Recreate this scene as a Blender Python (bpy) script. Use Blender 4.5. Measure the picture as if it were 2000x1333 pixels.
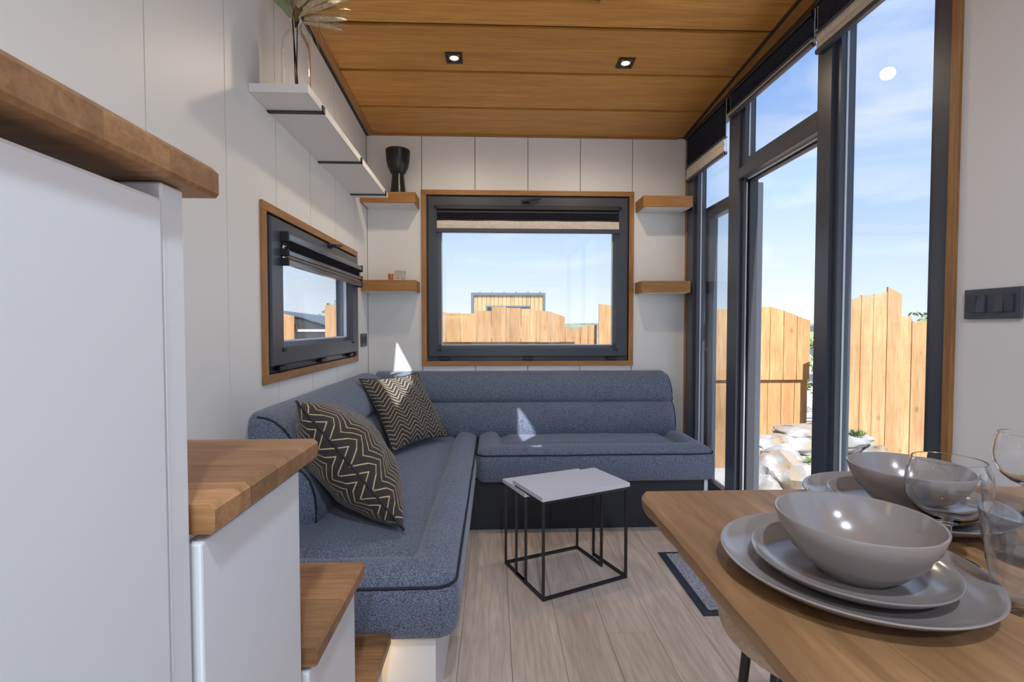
import bpy, bmesh, math, random
from mathutils import Vector, Matrix, noise
random.seed(7)
for o in list(bpy.data.objects): bpy.data.objects.remove(o)
SC = bpy.context.scene
COL = SC.collection
R = math.radians
PI = math.pi

# ------------------------------------------------------------------ camera, sky, sun, exposure
CAM_H = 1.18
cd = bpy.data.cameras.new('camera'); cam = bpy.data.objects.new('camera', cd); COL.objects.link(cam)
cd.sensor_width = 36.0; cd.lens = 36.0 * 944 / 2000; cd.clip_start = 0.02; cd.clip_end = 500
cam.location = (0, 0, CAM_H)
cam.rotation_euler = (R(90) - math.atan(28.5 / 944), 0, -math.atan(36 / 944))
SC.camera = cam
SC.cycles.max_bounces = 8; SC.cycles.adaptive_threshold = 0.02; SC.cycles.caustics_reflective = False; SC.cycles.caustics_refractive = False
SC.view_settings.view_transform = 'Standard'
SC.view_settings.look = 'None'
SC.view_settings.gamma = 1.0
SC.view_settings.use_curve_mapping = False
SC.view_settings.exposure = 0.36
SKY_STRENGTH = 0.97
SUN_STRENGTH = 7.2
LAMP_W = 14.0        # warm lounge spots
LAMP_FILL_W = 90.0   # cool fill spots added behind the viewer to brighten the room

w = bpy.data.worlds.new('sky'); SC.world = w; w.use_nodes = True
nt = w.node_tree; nt.nodes.clear()
def N(tree, kind, **kw):
    n = tree.nodes.new(kind)
    for k, v in kw.items(): setattr(n, k, v)
    return n
def LK(tree, a, b): tree.links.new(a, b)
out = N(nt, 'ShaderNodeOutputWorld'); bg = N(nt, 'ShaderNodeBackground')
tc = N(nt, 'ShaderNodeTexCoord'); sep = N(nt, 'ShaderNodeSeparateXYZ')
LK(nt, tc.outputs['Generated'], sep.inputs[0])
rp = N(nt, 'ShaderNodeValToRGB')
LK(nt, sep.outputs['Z'], rp.inputs[0])
els = rp.color_ramp.elements
els[0].position = 0.0; els[0].color = (0.86, 0.90, 0.95, 1)
els[1].position = 0.10; els[1].color = (0.68, 0.79, 0.93, 1)
e = els.new(0.24); e.color = (0.47, 0.65, 0.94, 1)
e = els.new(0.42); e.color = (0.32, 0.50, 0.90, 1)
e = els.new(0.9); e.color = (0.20, 0.36, 0.74, 1)
mp = N(nt, 'ShaderNodeMapping'); mp.inputs['Scale'].default_value = (1.6, 1.6, 6.0); mp.inputs['Rotation'].default_value = (0.15, 0.25, 0.5)
LK(nt, tc.outputs['Generated'], mp.inputs[0])
nz = N(nt, 'ShaderNodeTexNoise'); nz.inputs['Scale'].default_value = 1.7; nz.inputs['Detail'].default_value = 6; nz.inputs['Distortion'].default_value = 0.8
LK(nt, mp.outputs[0], nz.inputs['Vector'])
cr = N(nt, 'ShaderNodeValToRGB'); cr.color_ramp.elements[0].position = 0.50; cr.color_ramp.elements[1].position = 0.78
cr.color_ramp.elements[1].color = (0.75, 0.75, 0.75, 1)
LK(nt, nz.outputs['Fac'], cr.inputs[0])
mx = N(nt, 'ShaderNodeMix', data_type='RGBA')
LK(nt, cr.outputs[0], mx.inputs[0]); LK(nt, rp.outputs[0], mx.inputs[6]); mx.inputs[7].default_value = (0.90, 0.93, 0.97, 1)
LK(nt, mx.outputs[2], bg.inputs['Color']); bg.inputs['Strength'].default_value = SKY_STRENGTH
LK(nt, bg.outputs[0], out.inputs[0])

SUN_DIR = Vector((-0.06, 1.0, -1.2)).normalized()
sd = bpy.data.lights.new('sun', 'SUN'); sun = bpy.data.objects.new('sun', sd); COL.objects.link(sun)
sd.energy = SUN_STRENGTH; sd.color = (1.0, 0.96, 0.91); sd.angle = R(0.5)
sun.rotation_euler = SUN_DIR.to_track_quat('-Z', 'Y').to_euler(); sun.location = (1, -4, 8)

# ------------------------------------------------------------------ materials
def new_mat(name):
    m = bpy.data.materials.new(name); m.use_nodes = True
    t = m.node_tree; b = t.nodes['Principled BSDF']
    return m, t, b
def plain(name, c, rough=0.5, metal=0.0, spec=0.5, emit=None, es=0):
    m, t, b = new_mat(name)
    b.inputs['Base Color'].default_value = (*c, 1); b.inputs['Roughness'].default_value = rough
    b.inputs['Metallic'].default_value = metal; b.inputs['Specular IOR Level'].default_value = spec
    if emit: b.inputs['Emission Color'].default_value = (*emit, 1); b.inputs['Emission Strength'].default_value = es
    return m
def obj_coord(t, scale, rnd=20.0, rot=(0, 0, 0)):
    tc = N(t, 'ShaderNodeTexCoord'); oi = N(t, 'ShaderNodeObjectInfo')
    mu = N(t, 'ShaderNodeMath', operation='MULTIPLY'); mu.inputs[1].default_value = rnd; LK(t, oi.outputs['Random'], mu.inputs[0])
    ad = N(t, 'ShaderNodeVectorMath', operation='ADD'); LK(t, tc.outputs['Object'], ad.inputs[0]); LK(t, mu.outputs[0], ad.inputs[1])
    mp = N(t, 'ShaderNodeMapping'); mp.inputs['Scale'].default_value = scale; mp.inputs['Rotation'].default_value = rot
    LK(t, ad.outputs[0], mp.inputs[0])
    return mp.outputs[0], oi.outputs['Random']
def ramp(t, fac, stops):
    r = N(t, 'ShaderNodeValToRGB'); LK(t, fac, r.inputs[0]); el = r.color_ramp.elements
    while len(el) < len(stops): el.new(0.5)
    for e, (p, c) in zip(el, stops): e.position = p; e.color = (*c, 1)
    return r.outputs[0]
def wood(name, c1, c2, scale, rough=0.4, var=0.35, bump=0.05, knots=0.0):
    """grain stretched along the axis with the smallest scale; each board takes its own tone"""
    m, t, b = new_mat(name)
    v, rnd = obj_coord(t, scale)
    n1 = N(t, 'ShaderNodeTexNoise'); n1.inputs['Scale'].default_value = 1.0; n1.inputs['Detail'].default_value = 7; n1.inputs['Roughness'].default_value = 0.62; n1.inputs['Distortion'].default_value = 0.9
    LK(t, v, n1.inputs['Vector'])
    c = ramp(t, n1.outputs['Fac'], [(0.30, c2), (0.52, [(a + b_) / 2 for a, b_ in zip(c1, c2)]), (0.70, c1)])
    n2 = N(t, 'ShaderNodeTexNoise'); n2.inputs['Scale'].default_value = 5.5; n2.inputs['Detail'].default_value = 4
    LK(t, v, n2.inputs['Vector'])
    f = ramp(t, n2.outputs['Fac'], [(0.35, (0.82, 0.80, 0.77)), (0.6, (1, 1, 1))])
    mx = N(t, 'ShaderNodeMix', data_type='RGBA', blend_type='MULTIPLY'); mx.inputs[0].default_value = 1; LK(t, c, mx.inputs[6]); LK(t, f, mx.inputs[7])
    mr = N(t, 'ShaderNodeMapRange'); mr.inputs['To Min'].default_value = 1 - var; mr.inputs['To Max'].default_value = 1 + var * 0.4
    LK(t, rnd, mr.inputs[0])
    vm = N(t, 'ShaderNodeVectorMath', operation='SCALE'); LK(t, mx.outputs[2], vm.inputs[0]); LK(t, mr.outputs[0], vm.inputs['Scale'])
    last = vm.outputs[0]
    if knots:
        v2, _ = obj_coord(t, (3.3, 3.3, 2.2))
        vo = N(t, 'ShaderNodeTexVoronoi'); vo.inputs['Scale'].default_value = 1.2; LK(t, v2, vo.inputs['Vector'])
        k = ramp(t, vo.outputs['Distance'], [(0.03, (0.35, 0.27, 0.2)), (0.12, (1, 1, 1))])
        m2 = N(t, 'ShaderNodeMix', data_type='RGBA', blend_type='MULTIPLY'); m2.inputs[0].default_value = knots; LK(t, last, m2.inputs[6]); LK(t, k, m2.inputs[7]); last = m2.outputs[2]
    LK(t, last, b.inputs['Base Color'])
    b.inputs['Roughness'].default_value = rough
    bp = N(t, 'ShaderNodeBump'); bp.inputs['Strength'].default_value = bump; bp.inputs['Distance'].default_value = 0.002
    LK(t, n2.outputs['Fac'], bp.inputs['Height']); LK(t, bp.outputs[0], b.inputs['Normal'])
    return m
def speckle(name, c1, c2, scale, rough=0.9, bump=0.3, dist=0.002, detail=2, sheen=0.0):
    m, t, b = new_mat(name)
    tc = N(t, 'ShaderNodeTexCoord')
    n1 = N(t, 'ShaderNodeTexNoise'); n1.inputs['Scale'].default_value = scale; n1.inputs['Detail'].default_value = detail; n1.inputs['Roughness'].default_value = 0.7
    LK(t, tc.outputs['Object'], n1.inputs['Vector'])
    LK(t, ramp(t, n1.outputs['Fac'], [(0.36, c1), (0.64, c2)]), b.inputs['Base Color'])
    b.inputs['Roughness'].default_value = rough
    if sheen: b.inputs['Sheen Weight'].default_value = sheen
    bp = N(t, 'ShaderNodeBump'); bp.inputs['Strength'].default_value = bump; bp.inputs['Distance'].default_value = dist
    LK(t, n1.outputs['Fac'], bp.inputs['Height']); LK(t, bp.outputs[0], b.inputs['Normal'])
    return m
def pane_glass(name, tint=(0.925, 0.95, 0.97)):
    m = bpy.data.materials.new(name); m.use_nodes = True; t = m.node_tree; t.nodes.clear()
    o = N(t, 'ShaderNodeOutputMaterial'); tr = N(t, 'ShaderNodeBsdfTransparent'); tr.inputs[0].default_value = (*tint, 1)
    gl = N(t, 'ShaderNodeBsdfGlossy'); gl.inputs['Roughness'].default_value = 0.0; gl.inputs[0].default_value = (1, 1, 1, 1)
    lw = N(t, 'ShaderNodeLayerWeight'); lw.inputs['Blend'].default_value = 0.5
    pw = N(t, 'ShaderNodeMath', operation='POWER'); LK(t, lw.outputs['Facing'], pw.inputs[0]); pw.inputs[1].default_value = 5.0
    fr = N(t, 'ShaderNodeMath', operation='MULTIPLY_ADD'); LK(t, pw.outputs[0], fr.inputs[0]); fr.inputs[1].default_value = 0.85; fr.inputs[2].default_value = 0.03
    mx = N(t, 'ShaderNodeMixShader'); LK(t, fr.outputs[0], mx.inputs[0]); LK(t, tr.outputs[0], mx.inputs[1]); LK(t, gl.outputs[0], mx.inputs[2])
    LK(t, mx.outputs[0], o.inputs[0]); return m
def solid_glass(name, tint=(1, 1, 1), ior=1.42):
    m, t, b = new_mat(name)
    b.inputs['Base Color'].default_value = (*tint, 1); b.inputs['Transmission Weight'].default_value = 1.0
    b.inputs['Roughness'].default_value = 0.0; b.inputs['IOR'].default_value = ior
    return m
def thin_glass(name, tint, base, gain, power):
    m = bpy.data.materials.new(name); m.use_nodes = True; t = m.node_tree; t.nodes.clear()
    o = N(t, 'ShaderNodeOutputMaterial'); tr = N(t, 'ShaderNodeBsdfTransparent'); tr.inputs[0].default_value = (*tint, 1)
    gl = N(t, 'ShaderNodeBsdfGlossy'); gl.inputs['Roughness'].default_value = 0.02
    lw = N(t, 'ShaderNodeLayerWeight'); lw.inputs['Blend'].default_value = 0.5
    pw = N(t, 'ShaderNodeMath', operation='POWER'); LK(t, lw.outputs['Facing'], pw.inputs[0]); pw.inputs[1].default_value = power
    fr = N(t, 'ShaderNodeMath', operation='MULTIPLY_ADD'); LK(t, pw.outputs[0], fr.inputs[0]); fr.inputs[1].default_value = gain; fr.inputs[2].default_value = base
    mx = N(t, 'ShaderNodeMixShader'); LK(t, fr.outputs[0], mx.inputs[0]); LK(t, tr.outputs[0], mx.inputs[1]); LK(t, gl.outputs[0], mx.inputs[2])
    LK(t, mx.outputs[0], o.inputs[0]); return m
def chevron(name, dark, light, nx=4.0, ny=13.0):
    m, t, b = new_mat(name)
    uv = N(t, 'ShaderNodeUVMap'); sp = N(t, 'ShaderNodeSeparateXYZ'); LK(t, uv.outputs[0], sp.inputs[0])
    def M_(op, a, bb=None):
        n = N(t, 'ShaderNodeMath', operation=op)
        for i, q in enumerate((a, bb)):
            if q is None: continue
            if isinstance(q, (int, float)): n.inputs[i].default_value = q
            else: LK(t, q, n.inputs[i])
        return n.outputs[0]
    tri = M_('PINGPONG', M_('MULTIPLY', sp.outputs[0], nx * 2), 1.0)
    nn = N(t, 'ShaderNodeTexNoise'); nn.inputs['Scale'].default_value = 3.0; LK(t, uv.outputs[0], nn.inputs['Vector'])
    vv = M_('ADD', M_('ADD', M_('MULTIPLY', sp.outputs[1], ny), M_('MULTIPLY', tri, 1.7)), M_('MULTIPLY', nn.outputs['Fac'], 0.8))
    fr = M_('FRACT', vv)
    line = M_('LESS_THAN', fr, 0.15)
    mx = N(t, 'ShaderNodeMix', data_type='RGBA'); LK(t, line, mx.inputs[0]); mx.inputs[6].default_value = (*dark, 1); mx.inputs[7].default_value = (*light, 1)
    LK(t, mx.outputs[2], b.inputs['Base Color']); b.inputs['Roughness'].default_value = 0.75; b.inputs['Sheen Weight'].default_value = 0.15
    bp = N(t, 'ShaderNodeBump'); bp.inputs['Strength'].default_value = 0.4; bp.inputs['Distance'].default_value = 0.002
    LK(t, line, bp.inputs['Height']); LK(t, bp.outputs[0], b.inputs['Normal'])
    return m
def rock_mat(name):
    m, t, b = new_mat(name)
    v, rnd = obj_coord(t, (1, 1, 1))
    n1 = N(t, 'ShaderNodeTexNoise'); n1.inputs['Scale'].default_value = 5; n1.inputs['Detail'].default_value = 8; LK(t, v, n1.inputs['Vector'])
    c = ramp(t, n1.outputs['Fac'], [(0.30, (0.10, 0.085, 0.07)), (0.38, (0.30, 0.23, 0.15)), (0.45, (0.24, 0.235, 0.23)), (0.60, (0.40, 0.395, 0.39))])
    LK(t, c, b.inputs['Base Color']); b.inputs['Roughness'].default_value = 0.9
    bp = N(t, 'ShaderNodeBump'); bp.inputs['Strength'].default_value = 0.6; bp.inputs['Distance'].default_value = 0.03
    LK(t, n1.outputs['Fac'], bp.inputs['Height']); LK(t, bp.outputs[0], b.inputs['Normal'])
    return m

MT = {}
MT['wall'] = plain('white_wall_panel', (0.80, 0.80, 0.79), 0.42)
MT['gap'] = plain('panel_gap', (0.03, 0.027, 0.025), 0.9)
MT['white'] = plain('white_cabinet_lacquer', (0.80, 0.81, 0.83), 0.35)
MT['shelf_white'] = plain('white_shelf', (0.80, 0.79, 0.78), 0.4)
MT['ceil'] = wood('oak_ceiling_veneer', (0.74, 0.365, 0.085), (0.56, 0.250, 0.050), (0.9, 16, 16), 0.45, 0.10, 0.02)
MT['trim'] = wood('oak_trim', (0.48, 0.24, 0.085), (0.30, 0.135, 0.042), (9, 9, 9), 0.45, 0.3)
MT['trim_x'] = wood('oak_trim_along_x', (0.50, 0.25, 0.085), (0.32, 0.145, 0.045), (2.0, 28, 28), 0.45, 0.25)
MT['trim_y'] = wood('oak_trim_along_y', (0.50, 0.25, 0.085), (0.32, 0.145, 0.045), (28, 2.0, 28), 0.45, 0.25)
MT['trim_z'] = wood('oak_trim_along_z', (0.50, 0.25, 0.085), (0.32, 0.145, 0.045), (28, 28, 2.0), 0.45, 0.25)
MT['shelf_oak'] = wood('oak_box_shelf', (0.50, 0.25, 0.08), (0.34, 0.155, 0.045), (3.0, 40, 40), 0.45, 0.1)
MT['tread'] = wood('oak_tread', (0.50, 0.265, 0.112), (0.28, 0.130, 0.050), (4, 45, 45), 0.42, 0.35, 0.08)
MT['table'] = wood('oak_table_board', (0.54, 0.30, 0.135), (0.27, 0.135, 0.058), (16, 1.8, 16), 0.42, 0.34, 0.05, 0.5)
MT['floor'] = wood('oak_floor_board', (0.80, 0.645, 0.52), (0.63, 0.50, 0.395), (14, 1.2, 14), 0.34, 0.08, 0.03)
MT['stool'] = wood('pale_oak_stool_seat', (0.60, 0.45, 0.32), (0.45, 0.32, 0.21), (2, 20, 20), 0.4, 0.05)
MT['metal'] = plain('anthracite_window_profile', (0.058, 0.066, 0.088), 0.32)
MT['metal2'] = plain('anthracite_matt', (0.030, 0.032, 0.040), 0.5)
MT['black'] = plain('black_metal', (0.018, 0.018, 0.020), 0.4)
MT['blackp'] = plain('black_plastic', (0.02, 0.02, 0.022), 0.35)
MT['bead'] = plain('pale_glazing_seal', (0.62, 0.66, 0.72), 0.4)
MT['rug'] = speckle('bounce_rug_pile', (0.70, 0.69, 0.67), (0.80, 0.80, 0.79), 150, 0.95, 0.4)
MT['steel'] = plain('brushed_steel', (0.6, 0.6, 0.62), 0.3, 1.0)
MT['blind_dark'] = speckle('dark_blind_fabric', (0.022, 0.022, 0.032), (0.045, 0.044, 0.060), 90, 0.9, 0.1)
MT['blind_cream'] = speckle('cream_blind_fabric', (0.60, 0.54, 0.46), (0.70, 0.64, 0.56), 60, 0.9, 0.1)
MT['rail_grey'] = plain('polished_grey_rail', (0.16, 0.17, 0.20), 0.18, 0.5)
MT['pane'] = pane_glass('window_glass')
MT['glass'] = solid_glass('clear_glass', (1, 1, 1), 1.30)
MT['glass_cut'] = thin_glass('cut_clear_glass', (0.98, 0.985, 0.99), 0.035, 0.95, 2.6)
MT['amber'] = thin_glass('amber_glass', (0.95, 0.66, 0.44), 0.05, 0.6, 3.5)
MT['fabric'] = speckle('grey_blue_sofa_fabric', (0.038, 0.050, 0.082), (0.235, 0.275, 0.375), 260, 0.95, 0.5, 0.0015, 2, 0.25)
MT['piping'] = plain('navy_piping', (0.012, 0.014, 0.025), 0.7)
MT['base_black'] = plain('black_sofa_plinth', (0.022, 0.024, 0.030), 0.6)
MT['pillow'] = chevron('chevron_pillow_fabric', (0.035, 0.026, 0.024), (0.62, 0.50, 0.28), 5.0, 23.0)
MT['pillow2'] = chevron('chevron_pillow_fabric_pale', (0.040, 0.030, 0.027), (0.60, 0.52, 0.36), 4.6, 18.0)
MT['cream_top'] = plain('white_laminate_top', (0.72, 0.72, 0.76), 0.3)
MT['ceramic'] = plain('taupe_glazed_stoneware', (0.275, 0.237, 0.218), 0.17, 0, 0.5); MT['ceramic'].node_tree.nodes['Principled BSDF'].inputs['IOR'].default_value = 1.75
MT['drum'] = plain('black_lacquered_wood', (0.010, 0.009, 0.009), 0.28)
MT['skin'] = plain('drum_skin', (0.55, 0.46, 0.34), 0.6)
MT['mat_pile'] = speckle('speckled_mat_pile', (0.08, 0.085, 0.10), (0.62, 0.62, 0.66), 260, 0.95, 0.8, 0.004)
MT['mat_rim'] = plain('mat_rubber_border', (0.025, 0.035, 0.055), 0.7)
MT['lamp'] = plain('lamp_glow', (1, 0.8, 0.5), 0.5, emit=(1.0, 0.80, 0.50), es=14)
MT['led'] = plain('led_strip_glow', (1, 0.75, 0.4), 0.5, emit=(1.0, 0.62, 0.24), es=10)
MT['stem'] = plain('dry_stem', (0.28, 0.17, 0.06), 0.8)
MT['leaf'] = plain('sage_leaf', (0.27, 0.32, 0.18), 0.7)
MT['husk'] = plain('dry_husk', (0.50, 0.38, 0.18), 0.8)
MT['plume'] = speckle('dry_plume', (0.42, 0.31, 0.18), (0.62, 0.50, 0.34), 120, 0.95, 0.5, 0.003)
MT['fence'] = wood('raw_fence_board', (0.66, 0.40, 0.19), (0.46, 0.24, 0.10), (9, 9, 0.9), 0.85, 0.18, 0.2, 0.55)
MT['fence_top'] = wood('dark_fence_rail', (0.36, 0.20, 0.09), (0.24, 0.12, 0.05), (0.9, 9, 9), 0.85, 0.2)
MT['rock'] = rock_mat('limestone_rock')
MT['soil'] = speckle('sunlit_gravel', (0.46, 0.44, 0.41), (0.62, 0.60, 0.57), 3, 0.95, 0.5, 0.03, 8)
MT['hill'] = speckle('far_hill_scrub', (0.13, 0.17, 0.10), (0.36, 0.36, 0.24), 0.18, 0.95, 0.2, 0.1, 8)
MT['bush'] = speckle('bush_leaves', (0.10, 0.17, 0.05), (0.30, 0.36, 0.12), 8, 0.8, 0.0)
MT['grey_metal'] = plain('slate_grey_cladding', (0.10, 0.125, 0.16), 0.5)
MT['house_wood'] = wood('pale_house_board', (0.60, 0.40, 0.20), (0.46, 0.28, 0.12), (8, 8, 0.8), 0.8, 0.2)
MT['dark_glass'] = plain('dark_window_glass', (0.03, 0.04, 0.05), 0.08)
MT['wallr'] = plain('grey_white_wall_paint', (0.72, 0.71, 0.72), 0.6)

# ------------------------------------------------------------------ mesh helpers
class MB:
    def __init__(s): s.bm = bmesh.new()
    def box(s, a, b, bev=0.0, seg=2):
        vs = [s.bm.verts.new((x, y, z)) for x in (a[0], b[0]) for y in (a[1], b[1]) for z in (a[2], b[2])]
        fs = [(0, 1, 3, 2), (4, 6, 7, 5), (0, 4, 5, 1), (2, 3, 7, 6), (0, 2, 6, 4), (1, 5, 7, 3)]
        ff = [s.bm.faces.new([vs[i] for i in f]) for f in fs]
        if bev:
            ed = list({e for f in ff for e in f.edges})
            bmesh.ops.bevel(s.bm, geom=ed, offset=bev, segments=seg, profile=0.5, affect='EDGES')
        return s
    def prism(s, poly, axis, lo, hi):
        """poly in the two other axes (order: xyz without axis), extruded from lo to hi"""
        def mk(p, d):
            v = list(p); v.insert(axis, d); return s.bm.verts.new(v)
        A = [mk(p, lo) for p in poly]; B = [mk(p, hi) for p in poly]; n = len(poly)
        s.bm.faces.new(A); s.bm.faces.new(B[::-1])
        for i in range(n): s.bm.faces.new((A[i], B[i], B[(i + 1) % n], A[(i + 1) % n]))
        return s
    def hexa(s, c):
        vs = [s.bm.verts.new(p) for p in c]
        for f in [(0, 1, 2, 3), (7, 6, 5, 4), (0, 4, 5, 1), (1, 5, 6, 2), (2, 6, 7, 3), (3, 7, 4, 0)]: s.bm.faces.new([vs[i] for i in f])
        return s
    def tube(s, pts, r, n=8, closed=False):
        pts = [Vector(p) for p in pts]; m = len(pts); rings = []
        rr = r if isinstance(r, (list, tuple)) else [r] * m
        for i, p in enumerate(pts):
            if closed: d = pts[(i + 1) % m] - pts[i - 1]
            else: d = pts[min(i + 1, m - 1)] - pts[max(i - 1, 0)]
            d.normalize()
            a = d.cross(Vector((0, 0, 1)))
            if a.length < 1e-3: a = d.cross(Vector((0, 1, 0)))
            a.normalize(); b = d.cross(a)
            rings.append([s.bm.verts.new(p + (a * math.cos(2 * PI * k / n) + b * math.sin(2 * PI * k / n)) * rr[i]) for k in range(n)])
        rng = range(m) if closed else range(m - 1)
        for i in rng:
            A = rings[i]; B = rings[(i + 1) % m]
            for k in range(n): s.bm.faces.new((A[k], A[(k + 1) % n], B[(k + 1) % n], B[k]))
        if not closed: s.bm.faces.new(rings[0][::-1]); s.bm.faces.new(rings[-1])
        return s
    def bar(s, p, q, w):
        """square bar of width w between two points"""
        p = Vector(p); q = Vector(q); d = (q - p).normalized()
        a = d.cross(Vector((0, 0, 1)))
        if a.length < 1e-3: a = Vector((1, 0, 0))
        a.normalize(); b = d.cross(a).normalized(); h = w / 2
        return s.hexa([p + a * h + b * h, p - a * h + b * h, p - a * h - b * h, p + a * h - b * h, q + a * h + b * h, q - a * h + b * h, q - a * h - b * h, q + a * h - b * h])
    def lathe(s, prof, c=(0, 0, 0), n=48):
        rings = []
        for r, z in prof:
            if r < 1e-6: rings.append([s.bm.verts.new((c[0], c[1], c[2] + z))])
            else: rings.append([s.bm.verts.new((c[0] + r * math.cos(2 * PI * k / n), c[1] + r * math.sin(2 * PI * k / n), c[2] + z)) for k in range(n)])
        for A, B in zip(rings, rings[1:]):
            for k in range(n):
                k2 = (k + 1) % n
                q = [A[k % len(A)], A[k2 % len(A)], B[k2 % len(B)], B[k % len(B)]]
                u = []
                for v in q:
                    if v not in u: u.append(v)
                if len(u) > 2: s.bm.faces.new(u)
        return s
    def build(s, name, mat, parent=None, origin=None, smooth=None, kind=None):
        me = bpy.data.meshes.new(name)
        off = Vector(parent['_w']) if parent is not None else (Vector(origin) if origin is not None else Vector((0, 0, 0)))
        bmesh.ops.recalc_face_normals(s.bm, faces=s.bm.faces)
        bmesh.ops.translate(s.bm, verts=s.bm.verts, vec=-off)
        s.bm.to_mesh(me); s.bm.free()
        me.materials.append(MT[mat] if isinstance(mat, str) else mat)
        if smooth is not None:
            me.shade_smooth(); me.set_sharp_from_angle(angle=R(smooth))
        o = bpy.data.objects.new(name, me); COL.objects.link(o)
        if parent is not None:
            o.parent = parent; o['_w'] = tuple(off)
        else:
            o.location = off; o['_w'] = tuple(off)
        if kind: o['kind'] = kind
        return o
def empty(name, loc):
    o = bpy.data.objects.new(name, None); COL.objects.link(o); o.location = loc; o['_w'] = tuple(loc); o.empty_display_size = 0.05
    return o
def tag(o, label=None, cat=None, group=None, kind=None):
    if label: o['label'] = label
    if cat: o['category'] = cat
    if group: o['group'] = group
    if kind: o['kind'] = kind
    return o
def thing(name, loc, label, cat, group=None): return tag(empty(name, loc), label, cat, group)
def structure(name, loc, label, cat): return tag(empty(name, loc), label, cat, None, 'structure')

# room: X left..right, Y into the picture, Z up
XL, XR, YB, YR = -0.873, 1.36, 3.40, -2.6
def zc(y): return 2.505 + 0.08 * (3.4 - y)          # underside of the sloping ceiling
TH = 0.012                                           # wall panel thickness

# ------------------------------------------------------------------ floor
floor = structure('floor', (0.24, 0.4, 0), 'light oak plank floor running toward the far window', 'floor')
MB().box((XL - 0.1, YR - 0.1, -0.12), (XR + 0.12, YB + 0.1, -0.012)).build('subfloor', 'gap', floor)
fw = 0.187; x = XL; col = 0
while x < XR - 0.001:
    x2 = min(x + fw, XR); y = YR - (0.37 * (col % 4))
    while y < YB:
        a = max(y, YR); b = min(y + 1.38, YB)
        if b - a > 0.02: MB().box((x + 0.0006, a + 0.0006, -0.012), (x2 - 0.0006, b - 0.0006, 0.0), 0.0008, 1).build('floor_board', 'floor', floor)
        y += 1.38
    x = x2; col += 1

# ------------------------------------------------------------------ panelled walls
def rects_minus(u0, u1, v0, v1, hole):
    """axis rectangle minus a hole -> rectangles"""
    if hole is None: return [(u0, u1, v0, v1)]
    a, b, c, d = hole
    a2, b2 = max(a, u0), min(b, u1)
    if a2 >= b2: return [(u0, u1, v0, v1)]
    out = []
    if a2 > u0: out.append((u0, a2, v0, v1))
    if b2 < u1: out.append((b2, u1, v0, v1))
    out += [(a2, b2, v0, c), (a2, b2, d, v1)]
    return out
HB = (-0.466, 0.955, 0.937, 2.092)     # hole of the far window (x, z)
HL = (1.886, 3.083, 0.992, 1.621)      # hole of the left window (y, z)
HK = (-2.3, -0.75, 0.95, 2.45)         # unseen hole added in the left wall behind the viewer for daylight
wl = structure('wall_left', (XL, 0.4, 0), 'white wall of upright panels with thin dark joints on the left', 'wall')
wb = structure('wall_back', (0.24, YB, 0), 'white panelled far wall around the wide window', 'wall')
ys = [YR]; seam = 3.093
ss = []
while seam > YR: ss.append(seam); seam -= 0.3655
ys = [YR] + ss[::-1] + [YB]
for a, b in zip(ys, ys[1:]):
    g = 0.0021
    m = MB(); done = 0
    for (u0, u1, v0, v1) in rects_minus(a + g, b - g, 0.0, 9.0, HL if a > 0.5 else HK):
        t0 = min(v1, zc(u0)); t1 = min(v1, zc(u1))
        m.hexa([(XL, u0, v0), (XL, u1, v0), (XL, u1, t1), (XL, u0, t0), (XL - TH, u0, v0), (XL - TH, u1, v0), (XL - TH, u1, t1), (XL - TH, u0, t0)])
    m.build('panel', 'wall', wl)
m = MB()
for (u0, u1, v0, v1) in rects_minus(YR - 0.1, 0.5, -0.1, 9, HK) + rects_minus(0.5, YB + 0.1, -0.1, 9, HL):
    t0 = min(v1, zc(u0) + 0.05); t1 = min(v1, zc(u1) + 0.05)
    m.hexa([(XL - TH, u0, v0), (XL - TH, u1, v0), (XL - TH, u1, t1), (XL - TH, u0, t0), (XL - 0.10, u0, v0), (XL - 0.10, u1, v0), (XL - 0.10, u1, t1), (XL - 0.10, u0, t0)])
m.build('core', 'gap', wl)
xs = [XL] + [-0.496 + i * 0.3685 for i in range(5)] + [XR]
for a, b in zip(xs, xs[1:]):
    g = 0.0021; m = MB()
    for (u0, u1, v0, v1) in rects_minus(a + g, b - g, 0.0, 2.503, HB):
        m.box((u0, YB, v0), (u1, YB + TH, v1))
    m.build('panel', 'wall', wb)
m = MB()
for (u0, u1, v0, v1) in rects_minus(XL - 0.1, XR + 0.1, -0.1, 2.55, HB): m.box((u0, YB + TH, v0), (u1, YB + 0.10, v1))
m.build('core', 'gap', wb)
wr = structure('wall_right', (XR, 0, 0), 'plain grey-white wall beside the tall glazing', 'wall')
KW = (-2.25, 0.45, 0.95, 2.5)           # unseen opening added to the plain wall to bring in daylight
m = MB()
for (u0, u1, v0, v1) in rects_minus(YR - 0.1, 1.373, -0.1, 9, KW):
    m.prism([(u0, v0), (u1, v0), (u1, min(v1, zc(u1) + 0.05)), (u0, min(v1, zc(u0) + 0.05))], 0, XR, XR + 0.10)
m.build('wall_board', 'wallr', wr)
kw = structure('added_daylight_window', (XR, -0.75, 1.0), 'unseen long window added behind the viewer in the plain wall for daylight', 'window')
m = MB()
for a, b, c, d in ((KW[0], KW[1], KW[2], KW[2] + .05), (KW[0], KW[1], KW[3] - .05, KW[3]), (KW[0], KW[0] + .05, KW[2] + .05, KW[3] - .05), (KW[1] - .05, KW[1], KW[2] + .05, KW[3] - .05), (-.78, -.72, KW[2] + .05, KW[3] - .05)): m.box((XR + .03, a, c), (XR + .09, b, d))
m.build('frame', 'metal', kw)
wq = structure('wall_rear', (0.24, YR, 0), 'white end wall behind the viewer with a broad opening added for daylight', 'wall')
m = MB()
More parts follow.
